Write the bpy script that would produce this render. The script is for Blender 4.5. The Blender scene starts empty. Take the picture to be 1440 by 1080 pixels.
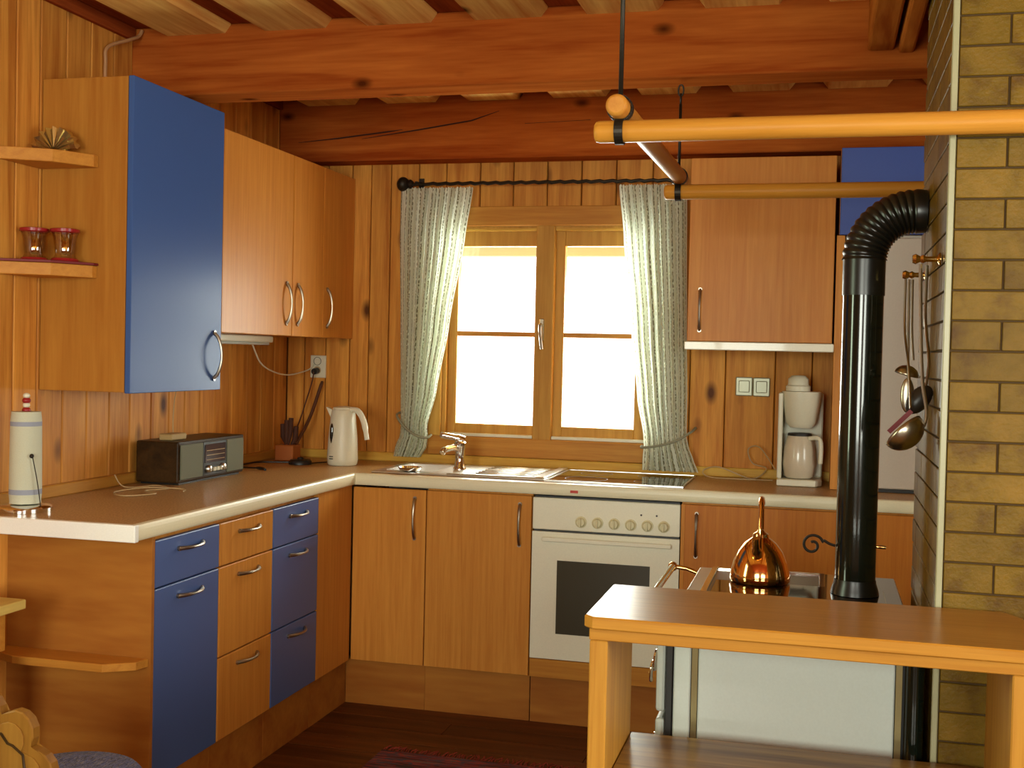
import bpy, bmesh, math, random
from mathutils import Vector, Matrix
random.seed(7)
S = bpy.context.scene
COL = S.collection
PI = math.pi
FLOOR = -0.08          # world z = 0 is a little above the floor boards
TOP = 0.914            # upper face of the worktop

# ------------------------------------------------------------------ camera
cam = bpy.data.objects.new('camera', bpy.data.cameras.new('camera'))
COL.objects.link(cam)
f_, r_, u_ = Vector((-0.25268869, 0.96724644, -0.02414005)), Vector((0.96714054, 0.25322742, 0.02269456)), Vector((-0.02806416, 0.01761216, 0.99945096))
cam.matrix_world = Matrix(((r_.x, u_.x, -f_.x, 2.5198), (r_.y, u_.y, -f_.y, -5.3025), (r_.z, u_.z, -f_.z, 1.4289), (0, 0, 0, 1)))
cam.data.sensor_width = 36.0
cam.data.lens = 1665.0 * 36.0 / 1440.0
cam.data.clip_start = 0.05
S.camera = cam

# ------------------------------------------------------------------ light and exposure
w = bpy.data.worlds.new('daylight'); S.world = w; w.use_nodes = True
bg = w.node_tree.nodes['Background']
bg.inputs[0].default_value = (0.93, 0.98, 1.0, 1); bg.inputs[1].default_value = 3.6

def area(name, loc, rot, sx, sy, power, col):
    l = bpy.data.lights.new(name, 'AREA'); l.shape = 'RECTANGLE'; l.size = sx; l.size_y = sy
    l.energy = power; l.color = col
    o = bpy.data.objects.new(name, l); COL.objects.link(o); o.location = loc; o.rotation_euler = rot
    return o
area('daylight_kitchen_window', (1.28, 0.42, 1.40), (-PI/2 - 0.40, 0, 0), 1.0, 0.9, 62, (0.94, 1.0, 0.88))
area('daylight_right_window', (5.32, -3.9, 1.55), (0, PI/2, 0), 1.3, 1.7, 62, (0.96, 1.0, 0.84))
area('daylight_left_window', (-0.28, -3.55, 1.55), (0, -PI/2, 0), 1.2, 0.55, 24, (0.78, 1.0, 0.58))
area('daylight_rear_window', (3.9, -7.65, 1.55), (PI/2, 0, 0), 1.3, 1.4, 88, (0.96, 1.0, 0.84))
area('added_fill_rear_left', (1.5, -7.65, 1.55), (PI/2, 0, 0), 1.3, 1.4, 106, (0.96, 1.0, 0.84))  # added fill from an unseen rear opening, brightens the oven and back fronts
vs = S.view_settings
S.display_settings.display_device = 'sRGB'
vs.view_transform = 'Standard'; vs.look = 'None'; vs.exposure = 0.0; vs.gamma = 1.0; vs.use_curve_mapping = False

# ------------------------------------------------------------------ materials
def lin(c):
    c /= 255.0
    return c / 12.92 if c <= 0.04045 else ((c + 0.055) / 1.055) ** 2.4
def rgb(r, g, b): return (lin(r), lin(g), lin(b), 1.0)

def mat(name, col, rough=0.5, metal=0.0, spec=0.5, coat=0.0, bump=0.0, bscale=200):
    m = bpy.data.materials.new(name); m.use_nodes = True
    nt = m.node_tree; b = nt.nodes['Principled BSDF']
    b.inputs['Base Color'].default_value = col; b.inputs['Roughness'].default_value = rough
    b.inputs['Metallic'].default_value = metal; b.inputs['Specular IOR Level'].default_value = spec
    b.inputs['Coat Weight'].default_value = coat
    # slight procedural tone and relief
    tc = nt.nodes.new('ShaderNodeTexCoord'); n = nt.nodes.new('ShaderNodeTexNoise')
    n.inputs['Scale'].default_value = bscale; n.inputs['Detail'].default_value = 3
    nt.links.new(tc.outputs['Object'], n.inputs['Vector'])
    mx = nt.nodes.new('ShaderNodeMix'); mx.data_type = 'RGBA'
    mx.inputs[6].default_value = tuple(c * 0.93 for c in col[:3]) + (1,); mx.inputs[7].default_value = tuple(min(1, c * 1.05) for c in col[:3]) + (1,)
    nt.links.new(n.outputs['Fac'], mx.inputs[0]); nt.links.new(mx.outputs[2], b.inputs['Base Color'])
    if bump:
        bp = nt.nodes.new('ShaderNodeBump'); bp.inputs['Strength'].default_value = bump; bp.inputs['Distance'].default_value = 0.002
        nt.links.new(n.outputs['Fac'], bp.inputs['Height']); nt.links.new(bp.outputs[0], b.inputs['Normal'])
    return m

def wood(name, dark, light, axis='Z', rough=0.45, grain=1.0, knots=0.0, vary=0.25, stretch=14, coat=0.0, knotcol=(60, 22, 8)):
    m = bpy.data.materials.new(name); m.use_nodes = True
    nt = m.node_tree; N = nt.nodes.new; Lk = nt.links.new; b = nt.nodes['Principled BSDF']
    b.inputs['Roughness'].default_value = rough; b.inputs['Coat Weight'].default_value = coat; b.inputs['Specular IOR Level'].default_value = 0.14 if rough < 0.6 else 0.0
    tc = N('ShaderNodeTexCoord'); oi = N('ShaderNodeObjectInfo')
    off = N('ShaderNodeVectorMath'); off.operation = 'SCALE'; off.inputs[3].default_value = 37.0
    cmb = N('ShaderNodeCombineXYZ')
    for i in range(3): Lk(oi.outputs['Random'], cmb.inputs[i])
    Lk(cmb.outputs[0], off.inputs[0])
    add = N('ShaderNodeVectorMath'); add.operation = 'ADD'; Lk(tc.outputs['Object'], add.inputs[0]); Lk(off.outputs[0], add.inputs[1])
    mp = N('ShaderNodeMapping'); s = [stretch, stretch, stretch]; s['XYZ'.index(axis)] = 0.9
    mp.inputs['Scale'].default_value = s; Lk(add.outputs[0], mp.inputs['Vector'])
    n1 = N('ShaderNodeTexNoise'); n1.inputs['Scale'].default_value = 1.6 * grain; n1.inputs['Detail'].default_value = 5; n1.inputs['Distortion'].default_value = 0.6
    Lk(mp.outputs[0], n1.inputs['Vector'])
    n2 = N('ShaderNodeTexNoise'); n2.inputs['Scale'].default_value = 9 * grain; n2.inputs['Detail'].default_value = 3
    Lk(mp.outputs[0], n2.inputs['Vector'])
    ad = N('ShaderNodeMath'); ad.operation = 'MULTIPLY_ADD'; ad.inputs[1].default_value = 0.35; Lk(n2.outputs['Fac'], ad.inputs[0]); Lk(n1.outputs['Fac'], ad.inputs[2])
    cr = N('ShaderNodeValToRGB'); cr.color_ramp.elements[0].position = 0.45; cr.color_ramp.elements[1].position = 0.92
    tint = lambda c: rgb(c[0], min(255, c[1] * 1.08), c[2] * 0.88)
    cr.color_ramp.elements[0].color = tint(dark); cr.color_ramp.elements[1].color = tint(light)
    Lk(ad.outputs[0], cr.inputs[0]); out = cr.outputs[0]
    if knots:
        mk = N('ShaderNodeMapping'); s = [1, 1, 1]; s['XYZ'.index(axis)] = 0.55; mk.inputs['Scale'].default_value = s
        Lk(add.outputs[0], mk.inputs['Vector'])
        v = N('ShaderNodeTexVoronoi'); v.inputs['Scale'].default_value = 6.0; Lk(mk.outputs[0], v.inputs['Vector'])
        mr = N('ShaderNodeMapRange'); mr.inputs['From Min'].default_value = 0.06 * knots; mr.inputs['From Max'].default_value = 0.2 * knots
        mr.inputs['To Min'].default_value = 0.9; mr.inputs['To Max'].default_value = 0.0
        Lk(v.outputs['Distance'], mr.inputs['Value'])
        mx = N('ShaderNodeMix'); mx.data_type = 'RGBA'; Lk(mr.outputs[0], mx.inputs[0]); Lk(out, mx.inputs[6]); mx.inputs[7].default_value = rgb(*knotcol)
        out = mx.outputs[2]
    hv = N('ShaderNodeHueSaturation')
    mv = N('ShaderNodeMapRange'); mv.inputs['To Min'].default_value = 1 - vary; mv.inputs['To Max'].default_value = 1 + vary
    Lk(oi.outputs['Random'], mv.inputs['Value']); Lk(mv.outputs[0], hv.inputs['Value']); Lk(out, hv.inputs['Color'])
    Lk(hv.outputs[0], b.inputs['Base Color'])
    bp = N('ShaderNodeBump'); bp.inputs['Strength'].default_value = 0.12; bp.inputs['Distance'].default_value = 0.003
    Lk(ad.outputs[0], bp.inputs['Height']); Lk(bp.outputs[0], b.inputs['Normal'])
    return m

PINE_L = wood('pine_panelling', (176, 98, 46), (222, 146, 80), 'Z', 0.5, knots=1.0, vary=0.08)
PINE_DK = wood('pine_backing', (112, 56, 26), (134, 74, 36), 'Z', 0.8)
PINE_TRIM = wood('pine_trim_x', (196, 136, 66), (226, 172, 96), 'X', 0.45, vary=0.05)
PINE_TRIMY = wood('pine_trim_y', (168, 104, 50), (194, 132, 68), 'Y', 0.45, vary=0.05)
BEAM_X = wood('beam_wood_x', (140, 56, 24), (184, 94, 46), 'X', 0.75, grain=0.8, knots=0.8, vary=0.05)
BEAM_Y = wood('beam_wood_y', (150, 70, 30), (200, 114, 56), 'Y', 0.7, grain=0.8, vary=0.08)
CEIL_B = wood('ceiling_board_wood', (206, 126, 78), (250, 196, 138), 'Y', 0.75, grain=0.6, knots=0.9, vary=0.10)
CEIL_U = wood('ceiling_upper_wood', (112, 44, 22), (150, 66, 34), 'Y', 0.7)
VENEER = wood('beech_veneer', (196, 116, 58), (214, 136, 74), 'Z', 0.36, grain=1.6, vary=0.04, stretch=22)
VENEER_S = wood('beech_side_veneer', (164, 96, 44), (184, 118, 60), 'Z', 0.45, grain=1.0, vary=0.02, stretch=14)
REDV = wood('reddish_beech_veneer', (184, 100, 48), (202, 120, 60), 'Z', 0.36, grain=1.6, vary=0.02, stretch=22)
VENEER_X = wood('beech_veneer_across', (186, 112, 54), (205, 132, 66), 'X', 0.4, grain=1.6, vary=0.04, stretch=22)
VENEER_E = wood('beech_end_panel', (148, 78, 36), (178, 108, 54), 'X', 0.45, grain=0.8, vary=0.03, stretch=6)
COUNTER = wood('oak_counter', (146, 92, 44), (166, 108, 54), 'X', 0.28, grain=1.5, vary=0.02, stretch=24)
COUNTER_EDGE = wood('oak_counter_edge', (172, 104, 42), (198, 130, 60), 'X', 0.4, grain=1.2, vary=0.02, stretch=24)
SHELF_DK = wood('dark_grained_shelf', (108, 66, 32), (172, 122, 72), 'X', 0.3, grain=1.0, vary=0.02)
FLOORW = wood('dark_floor_boards', (70, 34, 18), (112, 58, 32), 'X', 0.42, grain=1.0, vary=0.16, stretch=12)
RACKW_X = wood('rack_wood_x', (186, 112, 44), (208, 134, 64), 'X', 0.38, grain=1.0, knots=0.5, vary=0.04, stretch=20)
RACKW_Y = wood('rack_wood_y', (186, 108, 48), (206, 132, 66), 'Y', 0.4, grain=1.0, vary=0.04, stretch=20)
WINW = wood('window_pine_z', (178, 116, 60), (206, 146, 84), 'Z', 0.42, vary=0.03)
WINW_X = wood('window_pine_x', (176, 106, 52), (204, 136, 74), 'X', 0.42, vary=0.03)
CHAIRW = wood('carved_chair_pine', (122, 72, 30), (150, 96, 44), 'Z', 0.45, vary=0.02)
DARKW = wood('dark_radio_wood', (44, 28, 18), (72, 46, 28), 'Y', 0.4, vary=0.02)
BLUE = mat('blue_lacquer', rgb(70, 98, 158), 0.36, bump=0.05, bscale=500)
BLUE_B = mat('blue_satin_door', rgb(66, 94, 152), 0.24, spec=0.04, bump=0.03, bscale=700)
CREAM = mat('cream_laminate_edge', rgb(236, 228, 194), 0.35)
WHITE = mat('white_enamel', rgb(242, 238, 214), 0.3, coat=0.3)
WHITE_C = mat('cool_white_enamel', rgb(190, 196, 188), 0.28, coat=0.3)
WHITE_P = mat('white_plastic', rgb(224, 220, 196), 0.38)
WHITE_G = mat('greyish_white_panel', rgb(196, 186, 172), 0.45)
KNOBC = mat('beige_knob_plastic', rgb(224, 216, 174), 0.4)
STEEL = mat('brushed_steel', (0.74, 0.74, 0.70, 1), 0.3, 1.0, bump=0.05, bscale=400)
CHROME = mat('chrome', (0.85, 0.85, 0.84, 1), 0.08, 1.0)
HANDLE = mat('brushed_nickel_handle', (0.40, 0.35, 0.28, 1), 0.32, 1.0)
IRON = mat('black_wrought_iron', rgb(48, 42, 34), 0.45, 0.7, bump=0.3, bscale=120)
BRASS = mat('polished_brass', (0.83, 0.55, 0.2, 1), 0.16, 1.0)
OLIVE = mat('dull_brass_strip', (0.22, 0.17, 0.08, 1), 0.35, 1.0)
COPPER = mat('polished_copper', (0.88, 0.50, 0.18, 1), 0.10, 1.0)
PIPE = mat('black_enamel_pipe', rgb(14, 20, 14), 0.14, 0.0, spec=0.5, coat=0.3)
PIPE_F = mat('black_flexible_elbow', rgb(20, 20, 17), 0.3, 0.0, spec=0.6)
BLACKG = mat('black_glass', rgb(14, 13, 12), 0.06, spec=0.7, coat=0.5)
BLACKP = mat('black_plastic', rgb(24, 22, 20), 0.45)
OVENG = mat('dark_oven_glass', rgb(66, 62, 46), 0.2, spec=0.6)
CASTI = mat('cast_iron_plate', (0.26, 0.23, 0.2, 1), 0.3, 1.0)
GREYSP = mat('grey_green_speaker_cloth', rgb(112, 114, 94), 0.8, bump=0.4, bscale=900)
DIAL = mat('radio_dial_glass', rgb(62, 48, 54), 0.12)
REDC = mat('dark_red_cloth', rgb(112, 18, 26), 0.6)
REDG = mat('red_glaze', rgb(150, 30, 34), 0.25)
REDS = mat('red_sticker', rgb(196, 60, 40), 0.5)
GROUT = mat('dark_grout', rgb(74, 52, 20), 0.9)
TRIMC = mat('cream_metal_corner', rgb(160, 156, 120), 0.3, 0.0, spec=0.6)
CORD = mat('beige_cable', rgb(186, 158, 112), 0.5)
CORD_B = mat('brown_cable', rgb(84, 46, 26), 0.5)
CONDUIT = mat('cable_conduit', rgb(176, 128, 84), 0.5)
PAPER = mat('white_paper_towel', rgb(196, 198, 176), 0.9, bump=0.3, bscale=300)
PAPER_B = mat('blue_towel_print', rgb(150, 156, 172), 0.9)
PEWTER = mat('dull_pewter', (0.46, 0.41, 0.31, 1), 0.28, 1.0)
DARKU = mat('dark_utensil_nylon', rgb(40, 34, 28), 0.4)
TERRA = mat('orange_wooden_pot', rgb(170, 96, 42), 0.5)
SOCK_M = mat('metallic_switch_plate', rgb(164, 164, 140), 0.35, 0.3)
ORN = mat('green_gold_glass_ornament', (0.62, 0.50, 0.22, 1), 0.15, 0.9)
SPONGE = mat('tan_box_card', rgb(176, 148, 96), 0.7)
OUT_W = mat('pale_eave_wood', rgb(208, 206, 160), 0.8)

# laminate top: brown-beige speckled
LAMI = bpy.data.materials.new('speckled_worktop_laminate'); LAMI.use_nodes = True
nt = LAMI.node_tree; b = nt.nodes['Principled BSDF']; b.inputs['Roughness'].default_value = 0.36; b.inputs['Specular IOR Level'].default_value = 0.2
tc = nt.nodes.new('ShaderNodeTexCoord'); n = nt.nodes.new('ShaderNodeTexNoise'); n.inputs['Scale'].default_value = 160; n.inputs['Detail'].default_value = 4
cr = nt.nodes.new('ShaderNodeValToRGB'); cr.color_ramp.elements[0].color = rgb(164, 124, 74); cr.color_ramp.elements[1].color = rgb(200, 164, 112)
cr.color_ramp.elements[0].position = 0.38; cr.color_ramp.elements[1].position = 0.62
nt.links.new(tc.outputs['Object'], n.inputs['Vector']); nt.links.new(n.outputs['Fac'], cr.inputs[0]); nt.links.new(cr.outputs[0], b.inputs['Base Color'])

# chimney tile: ochre with brown clouds
def tile_mat():
    m = bpy.data.materials.new('ochre_glazed_tile'); m.use_nodes = True
    nt = m.node_tree; N = nt.nodes.new; Lk = nt.links.new; b = nt.nodes['Principled BSDF']
    b.inputs['Roughness'].default_value = 0.42; b.inputs['Specular IOR Level'].default_value = 0.15
    tc = N('ShaderNodeTexCoord'); oi = N('ShaderNodeObjectInfo'); ml = N('ShaderNodeVectorMath'); ml.operation = 'ADD'
    sc = N('ShaderNodeMath'); sc.operation = 'MULTIPLY'; sc.inputs[1].default_value = 50; Lk(oi.outputs['Random'], sc.inputs[0])
    Lk(tc.outputs['Object'], ml.inputs[0]); Lk(sc.outputs[0], ml.inputs[1])
    n = N('ShaderNodeTexNoise'); n.inputs['Scale'].default_value = 11; n.inputs['Detail'].default_value = 4; n.inputs['Roughness'].default_value = 0.6
    Lk(ml.outputs[0], n.inputs['Vector'])
    cr = N('ShaderNodeValToRGB'); e = cr.color_ramp.elements
    e[0].position = 0.30; e[0].color = rgb(88, 60, 16); e[1].position = 0.72; e[1].color = rgb(130, 98, 32)
    x = e.new(0.5); x.color = rgb(114, 87, 22)
    Lk(n.outputs['Fac'], cr.inputs[0])
    hv = N('ShaderNodeHueSaturation'); mr = N('ShaderNodeMapRange'); mr.inputs['To Min'].default_value = 0.86; mr.inputs['To Max'].default_value = 1.12
    Lk(oi.outputs['Random'], mr.inputs['Value']); Lk(mr.outputs[0], hv.inputs['Value']); Lk(cr.outputs[0], hv.inputs['Color']); Lk(hv.outputs[0], b.inputs['Base Color'])
    n2 = N('ShaderNodeTexNoise'); n2.inputs['Scale'].default_value = 120; Lk(ml.outputs[0], n2.inputs['Vector'])
    bp = N('ShaderNodeBump'); bp.inputs['Strength'].default_value = 0.4; bp.inputs['Distance'].default_value = 0.003
    Lk(n2.outputs['Fac'], bp.inputs['Height']); Lk(bp.outputs[0], b.inputs['Normal'])
    return m
TILE = tile_mat()

# window glass: clear pane with a faint reflection
def glass_mat(name, tint=(1, 1, 1, 1), refl=0.06):
    m = bpy.data.materials.new(name); m.use_nodes = True; nt = m.node_tree; nt.nodes.clear()
    o = nt.nodes.new('ShaderNodeOutputMaterial'); t = nt.nodes.new('ShaderNodeBsdfTransparent'); g = nt.nodes.new('ShaderNodeBsdfGlossy')
    t.inputs[0].default_value = tint; g.inputs['Roughness'].default_value = 0.03
    mx = nt.nodes.new('ShaderNodeMixShader'); mx.inputs[0].default_value = refl
    nt.links.new(t.outputs[0], mx.inputs[1]); nt.links.new(g.outputs[0], mx.inputs[2]); nt.links.new(mx.outputs[0], o.inputs[0])
    return m
PANE = glass_mat('window_glass')
CUPG = glass_mat('cup_glass', (0.9, 0.82, 0.66, 1), 0.22)

# curtain: translucent cream fabric with dotted sprig stripes that follow the cloth
def curtain_mat():
    m = bpy.data.materials.new('sprig_striped_sheer_curtain'); m.use_nodes = True; nt = m.node_tree; nt.nodes.clear()
    N = nt.nodes.new; Lk = nt.links.new
    o = N('ShaderNodeOutputMaterial'); d = N('ShaderNodeBsdfDiffuse'); t = N('ShaderNodeBsdfTranslucent'); tr = N('ShaderNodeBsdfTransparent')
    uv = N('ShaderNodeUVMap'); uv.uv_map = 'UVMap'
    sp = N('ShaderNodeSeparateXYZ'); Lk(uv.outputs[0], sp.inputs[0])
    def M(op, a, bval=None, c=None):
        x = N('ShaderNodeMath'); x.operation = op
        for i, q in enumerate((a, bval, c)):
            if q is None: continue
            if isinstance(q, (int, float)): x.inputs[i].default_value = q
            else: Lk(q, x.inputs[i])
        return x.outputs[0]
    fr = M('FRACT', M('MULTIPLY', sp.outputs[0], 20.0))
    stripe = M('LESS_THAN', M('ABSOLUTE', M('SUBTRACT', fr, 0.5)), 0.15)
    nz = N('ShaderNodeTexNoise'); nz.inputs['Scale'].default_value = 150.0; nz.inputs['Detail'].default_value = 2
    mp = N('ShaderNodeMapping'); mp.inputs['Scale'].default_value = (0.8, 0.55, 1); Lk(uv.outputs[0], mp.inputs['Vector']); Lk(mp.outputs[0], nz.inputs['Vector'])
    leaf = M('GREATER_THAN', nz.outputs['Fac'], 0.47)
    dots = M('MULTIPLY', stripe, leaf)
    fine = M('LESS_THAN', M('ABSOLUTE', M('SUBTRACT', fr, 0.02)), 0.035)
    pat = M('MAXIMUM', dots, M('MULTIPLY', fine, 0.5))
    mx = N('ShaderNodeMix'); mx.data_type = 'RGBA'; Lk(pat, mx.inputs[0])
    mx.inputs[6].default_value = rgb(236, 244, 228); mx.inputs[7].default_value = rgb(136, 138, 112)
    Lk(mx.outputs[2], d.inputs[0]); Lk(mx.outputs[2], t.inputs[0])
    a = N('ShaderNodeMixShader'); a.inputs[0].default_value = 0.5; Lk(d.outputs[0], a.inputs[1]); Lk(t.outputs[0], a.inputs[2])
    c = N('ShaderNodeMixShader'); c.inputs[0].default_value = 0.05; Lk(a.outputs[0], c.inputs[1]); Lk(tr.outputs[0], c.inputs[2])
    Lk(c.outputs[0], o.inputs[0])
    return m
CURT = curtain_mat()

def rug_mat(name, cols, scale, axis):
    m = bpy.data.materials.new(name); m.use_nodes = True; nt = m.node_tree; N = nt.nodes.new; Lk = nt.links.new
    b = nt.nodes['Principled BSDF']; b.inputs['Roughness'].default_value = 0.95
    tc = N('ShaderNodeTexCoord'); mp = N('ShaderNodeMapping'); s = [1, 1, 1]; s[axis] = 9; mp.inputs['Scale'].default_value = s
    n = N('ShaderNodeTexNoise'); n.inputs['Scale'].default_value = scale; n.inputs['Detail'].default_value = 4
    Lk(tc.outputs['Object'], mp.inputs['Vector']); Lk(mp.outputs[0], n.inputs['Vector'])
    cr = N('ShaderNodeValToRGB'); cr.color_ramp.interpolation = 'CONSTANT'; e = cr.color_ramp.elements
    e[0].position = 0; e[0].color = rgb(*cols[0]); e[1].position = 0.42; e[1].color = rgb(*cols[1])
    for i, c in enumerate(cols[2:]): x = e.new(0.48 + 0.06 * i); x.color = rgb(*c)
    Lk(n.outputs['Fac'], cr.inputs[0]); Lk(cr.outputs[0], b.inputs['Base Color'])
    return m
RUG = rug_mat('rag_rug_weave', [(56, 34, 30), (120, 34, 28), (70, 60, 70), (150, 52, 36), (90, 84, 76)], 6, 1)
CUSH = rug_mat('blue_violet_print', [(60, 60, 96), (96, 92, 132), (52, 48, 60), (120, 108, 120), (72, 80, 128)], 24, 0)

# ------------------------------------------------------------------ mesh builder
ORG = {}
def wl(o): return ORG.get(o.name, Vector((0, 0, 0)))

class B:
    def __init__(s): s.bm = bmesh.new(); s.mi = 0
    def _new(s, fn):
        f0 = set(s.bm.faces); fn(); fs = [f for f in s.bm.faces if f not in f0]
        for f in fs: f.material_index = s.mi
        return fs
    def box(s, x0, x1, y0, y1, z0, z1, bev=0.0, seg=1):
        vs = [s.bm.verts.new((x, y, z)) for x in (x0, x1) for y in (y0, y1) for z in (z0, z1)]
        fs = [s.bm.faces.new([vs[i] for i in q]) for q in ((0, 1, 3, 2), (4, 6, 7, 5), (0, 4, 5, 1), (2, 3, 7, 6), (0, 2, 6, 4), (1, 5, 7, 3))]
        for f in fs: f.material_index = s.mi
        if bev:
            es = list({e for f in fs for e in f.edges})
            r = bmesh.ops.bevel(s.bm, geom=es, offset=bev, segments=seg, affect='EDGES', profile=0.5)
            for f in r['faces']: f.material_index = s.mi
        return s
    def obox(s, c, ax, hw, hh, hl):
        """box centred at c; ax=(right, up, along) unit vectors, half sizes"""
        c = Vector(c); a, u, l = [Vector(v) for v in ax]
        vs = [s.bm.verts.new(c + a * i * hw + u * j * hh + l * k * hl) for i in (-1, 1) for j in (-1, 1) for k in (-1, 1)]
        for q in ((0, 1, 3, 2), (4, 6, 7, 5), (0, 4, 5, 1), (2, 3, 7, 6), (0, 2, 6, 4), (1, 5, 7, 3)):
            s.bm.faces.new([vs[i] for i in q]).material_index = s.mi
        return s
    def tube(s, pts, r, n=10, cap=True, closed=False):
        pts = [Vector(p) for p in pts]; m = len(pts); rs = r if isinstance(r, (list, tuple)) else [r] * m
        t0 = (pts[1] - pts[0]).normalized(); ref = Vector((0, 0, 1)) if abs(t0.z) < 0.9 else Vector((1, 0, 0))
        nrm = (ref - t0 * ref.dot(t0)).normalized(); rings = []
        for i, p in enumerate(pts):
            a = pts[(i - 1) % m] if (i or closed) else pts[i]; c = pts[(i + 1) % m] if (i < m - 1 or closed) else pts[i]
            t = (c - a)
            t = t.normalized() if t.length > 1e-9 else t0
            nrm = nrm - t * nrm.dot(t)
            if nrm.length < 1e-6: nrm = t.orthogonal()
            nrm.normalize(); bn = t.cross(nrm)
            rings.append([s.bm.verts.new(p + (nrm * math.cos(2 * PI * k / n) + bn * math.sin(2 * PI * k / n)) * rs[i]) for k in range(n)])
        for i in range(m if closed else m - 1):
            A, Bq = rings[i], rings[(i + 1) % m]
            for k in range(n):
                f = s.bm.faces.new((A[k], A[(k + 1) % n], Bq[(k + 1) % n], Bq[k])); f.smooth = True; f.material_index = s.mi
        if cap and not closed:
            for q in (list(reversed(rings[0])), rings[-1]): s.bm.faces.new(q).material_index = s.mi
        return s
    def lathe(s, prof, c, n=28, ax=None, smooth=True, cap=True):
        """prof: (radius, height) list around axis ax through c"""
        c = Vector(c); up = Vector(ax).normalized() if ax else Vector((0, 0, 1))
        a = up.orthogonal().normalized(); b2 = up.cross(a)
        if up.z > 0.99: a, b2 = Vector((1, 0, 0)), Vector((0, 1, 0))
        rings = [[s.bm.verts.new(c + up * h + (a * math.cos(2 * PI * k / n) + b2 * math.sin(2 * PI * k / n)) * max(r, 1e-4)) for k in range(n)] for r, h in prof]
        for A, Bq in zip(rings, rings[1:]):
            for k in range(n):
                f = s.bm.faces.new((A[k], A[(k + 1) % n], Bq[(k + 1) % n], Bq[k])); f.smooth = smooth; f.material_index = s.mi
        if cap:
            s.bm.faces.new(list(reversed(rings[0]))).material_index = s.mi; s.bm.faces.new(rings[-1]).material_index = s.mi
        return s
    def prism(s, poly, z0, z1, bev=0.0, plane='xy'):
        """polygon extruded along the remaining axis from z0 to z1"""
        def P(a, b_, c): return {'xy': (a, b_, c), 'xz': (a, c, b_), 'yz': (c, a, b_)}[plane]
        lo = [s.bm.verts.new(P(a, b_, z0)) for a, b_ in poly]; hi = [s.bm.verts.new(P(a, b_, z1)) for a, b_ in poly]
        fs = [s.bm.faces.new(list(reversed(lo))), s.bm.faces.new(hi)]; n = len(poly)
        for i in range(n): fs.append(s.bm.faces.new((lo[i], lo[(i + 1) % n], hi[(i + 1) % n], hi[i])))
        for f in fs: f.material_index = s.mi
        if bev:
            es = {e for f in fs[:2] for e in f.edges}
            r = bmesh.ops.bevel(s.bm, geom=list(es), offset=bev, segments=1, affect='EDGES')
            for f in r['faces']: f.material_index = s.mi
        return s
    def sphere(s, c, r, sc=(1, 1, 1), u=18, v=12):
        m = Matrix.Translation(c) @ Matrix.Diagonal((r * sc[0], r * sc[1], r * sc[2], 1))
        q = bmesh.ops.create_uvsphere(s.bm, u_segments=u, v_segments=v, radius=1, matrix=m)
        for vv in q['verts']:
            for f in vv.link_faces: f.smooth = True; f.material_index = s.mi
        return s
    def build(s, name, m, parent=None, solid=None, sub=0):
        bmesh.ops.recalc_face_normals(s.bm, faces=s.bm.faces[:])
        for e in s.bm.edges:
            if len(e.link_faces) == 2 and e.calc_face_angle(0) > 0.75: e.smooth = False
        if parent is None:
            xs = [v.co for v in s.bm.verts]
            o = Vector(((min(v.x for v in xs) + max(v.x for v in xs)) / 2, (min(v.y for v in xs) + max(v.y for v in xs)) / 2, min(v.z for v in xs)))
        else: o = wl(parent)
        for v in s.bm.verts: v.co -= o
        me = bpy.data.meshes.new(name); s.bm.to_mesh(me); s.bm.free()
        for q in (m if isinstance(m, (list, tuple)) else [m]): me.materials.append(q)
        ob = bpy.data.objects.new(name, me); COL.objects.link(ob)
        if parent is None: ob.location = o
        else: ob.parent = parent
        ORG[ob.name] = o
        if solid:
            md = ob.modifiers.new('thickness', 'SOLIDIFY'); md.thickness = solid; md.offset = 0
        if sub:
            md = ob.modifiers.new('smooth', 'SUBSURF'); md.levels = sub; md.render_levels = sub
        return ob

def tag(o, label=None, cat=None, group=None, kind=None):
    if label: o['label'] = label
    if cat: o['category'] = cat
    if group: o['group'] = group
    if kind: o['kind'] = kind
    return o
def thing(name, loc, label, cat, group=None, kind=None):
    o = bpy.data.objects.new(name, None); o.empty_display_size = 0.05; COL.objects.link(o); o.location = loc; ORG[o.name] = Vector(loc)
    return tag(o, label, cat, group, kind)
def struct(o): o['kind'] = 'structure'; return o
def bez(p0, p1, p2, p3, n=12):
    p0, p1, p2, p3 = map(Vector, (p0, p1, p2, p3)); r = []
    for i in range(n + 1):
        t = i / n; r.append(p0 * (1 - t) ** 3 + p1 * 3 * t * (1 - t) ** 2 + p2 * 3 * t * t * (1 - t) + p3 * t ** 3)
    return r
def smooth_path(pts, k=6):
    pts = [Vector(p) for p in pts]; r = []
    for i in range(len(pts) - 1):
        a, b_, c, d = pts[max(i - 1, 0)], pts[i], pts[i + 1], pts[min(i + 2, len(pts) - 1)]
        for j in range(k):
            t = j / k; r.append(0.5 * ((2 * b_) + (c - a) * t + (2 * a - 5 * b_ + 4 * c - d) * t * t + (3 * b_ - a - 3 * c + d) * t ** 3))
    r.append(pts[-1]); return r

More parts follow.
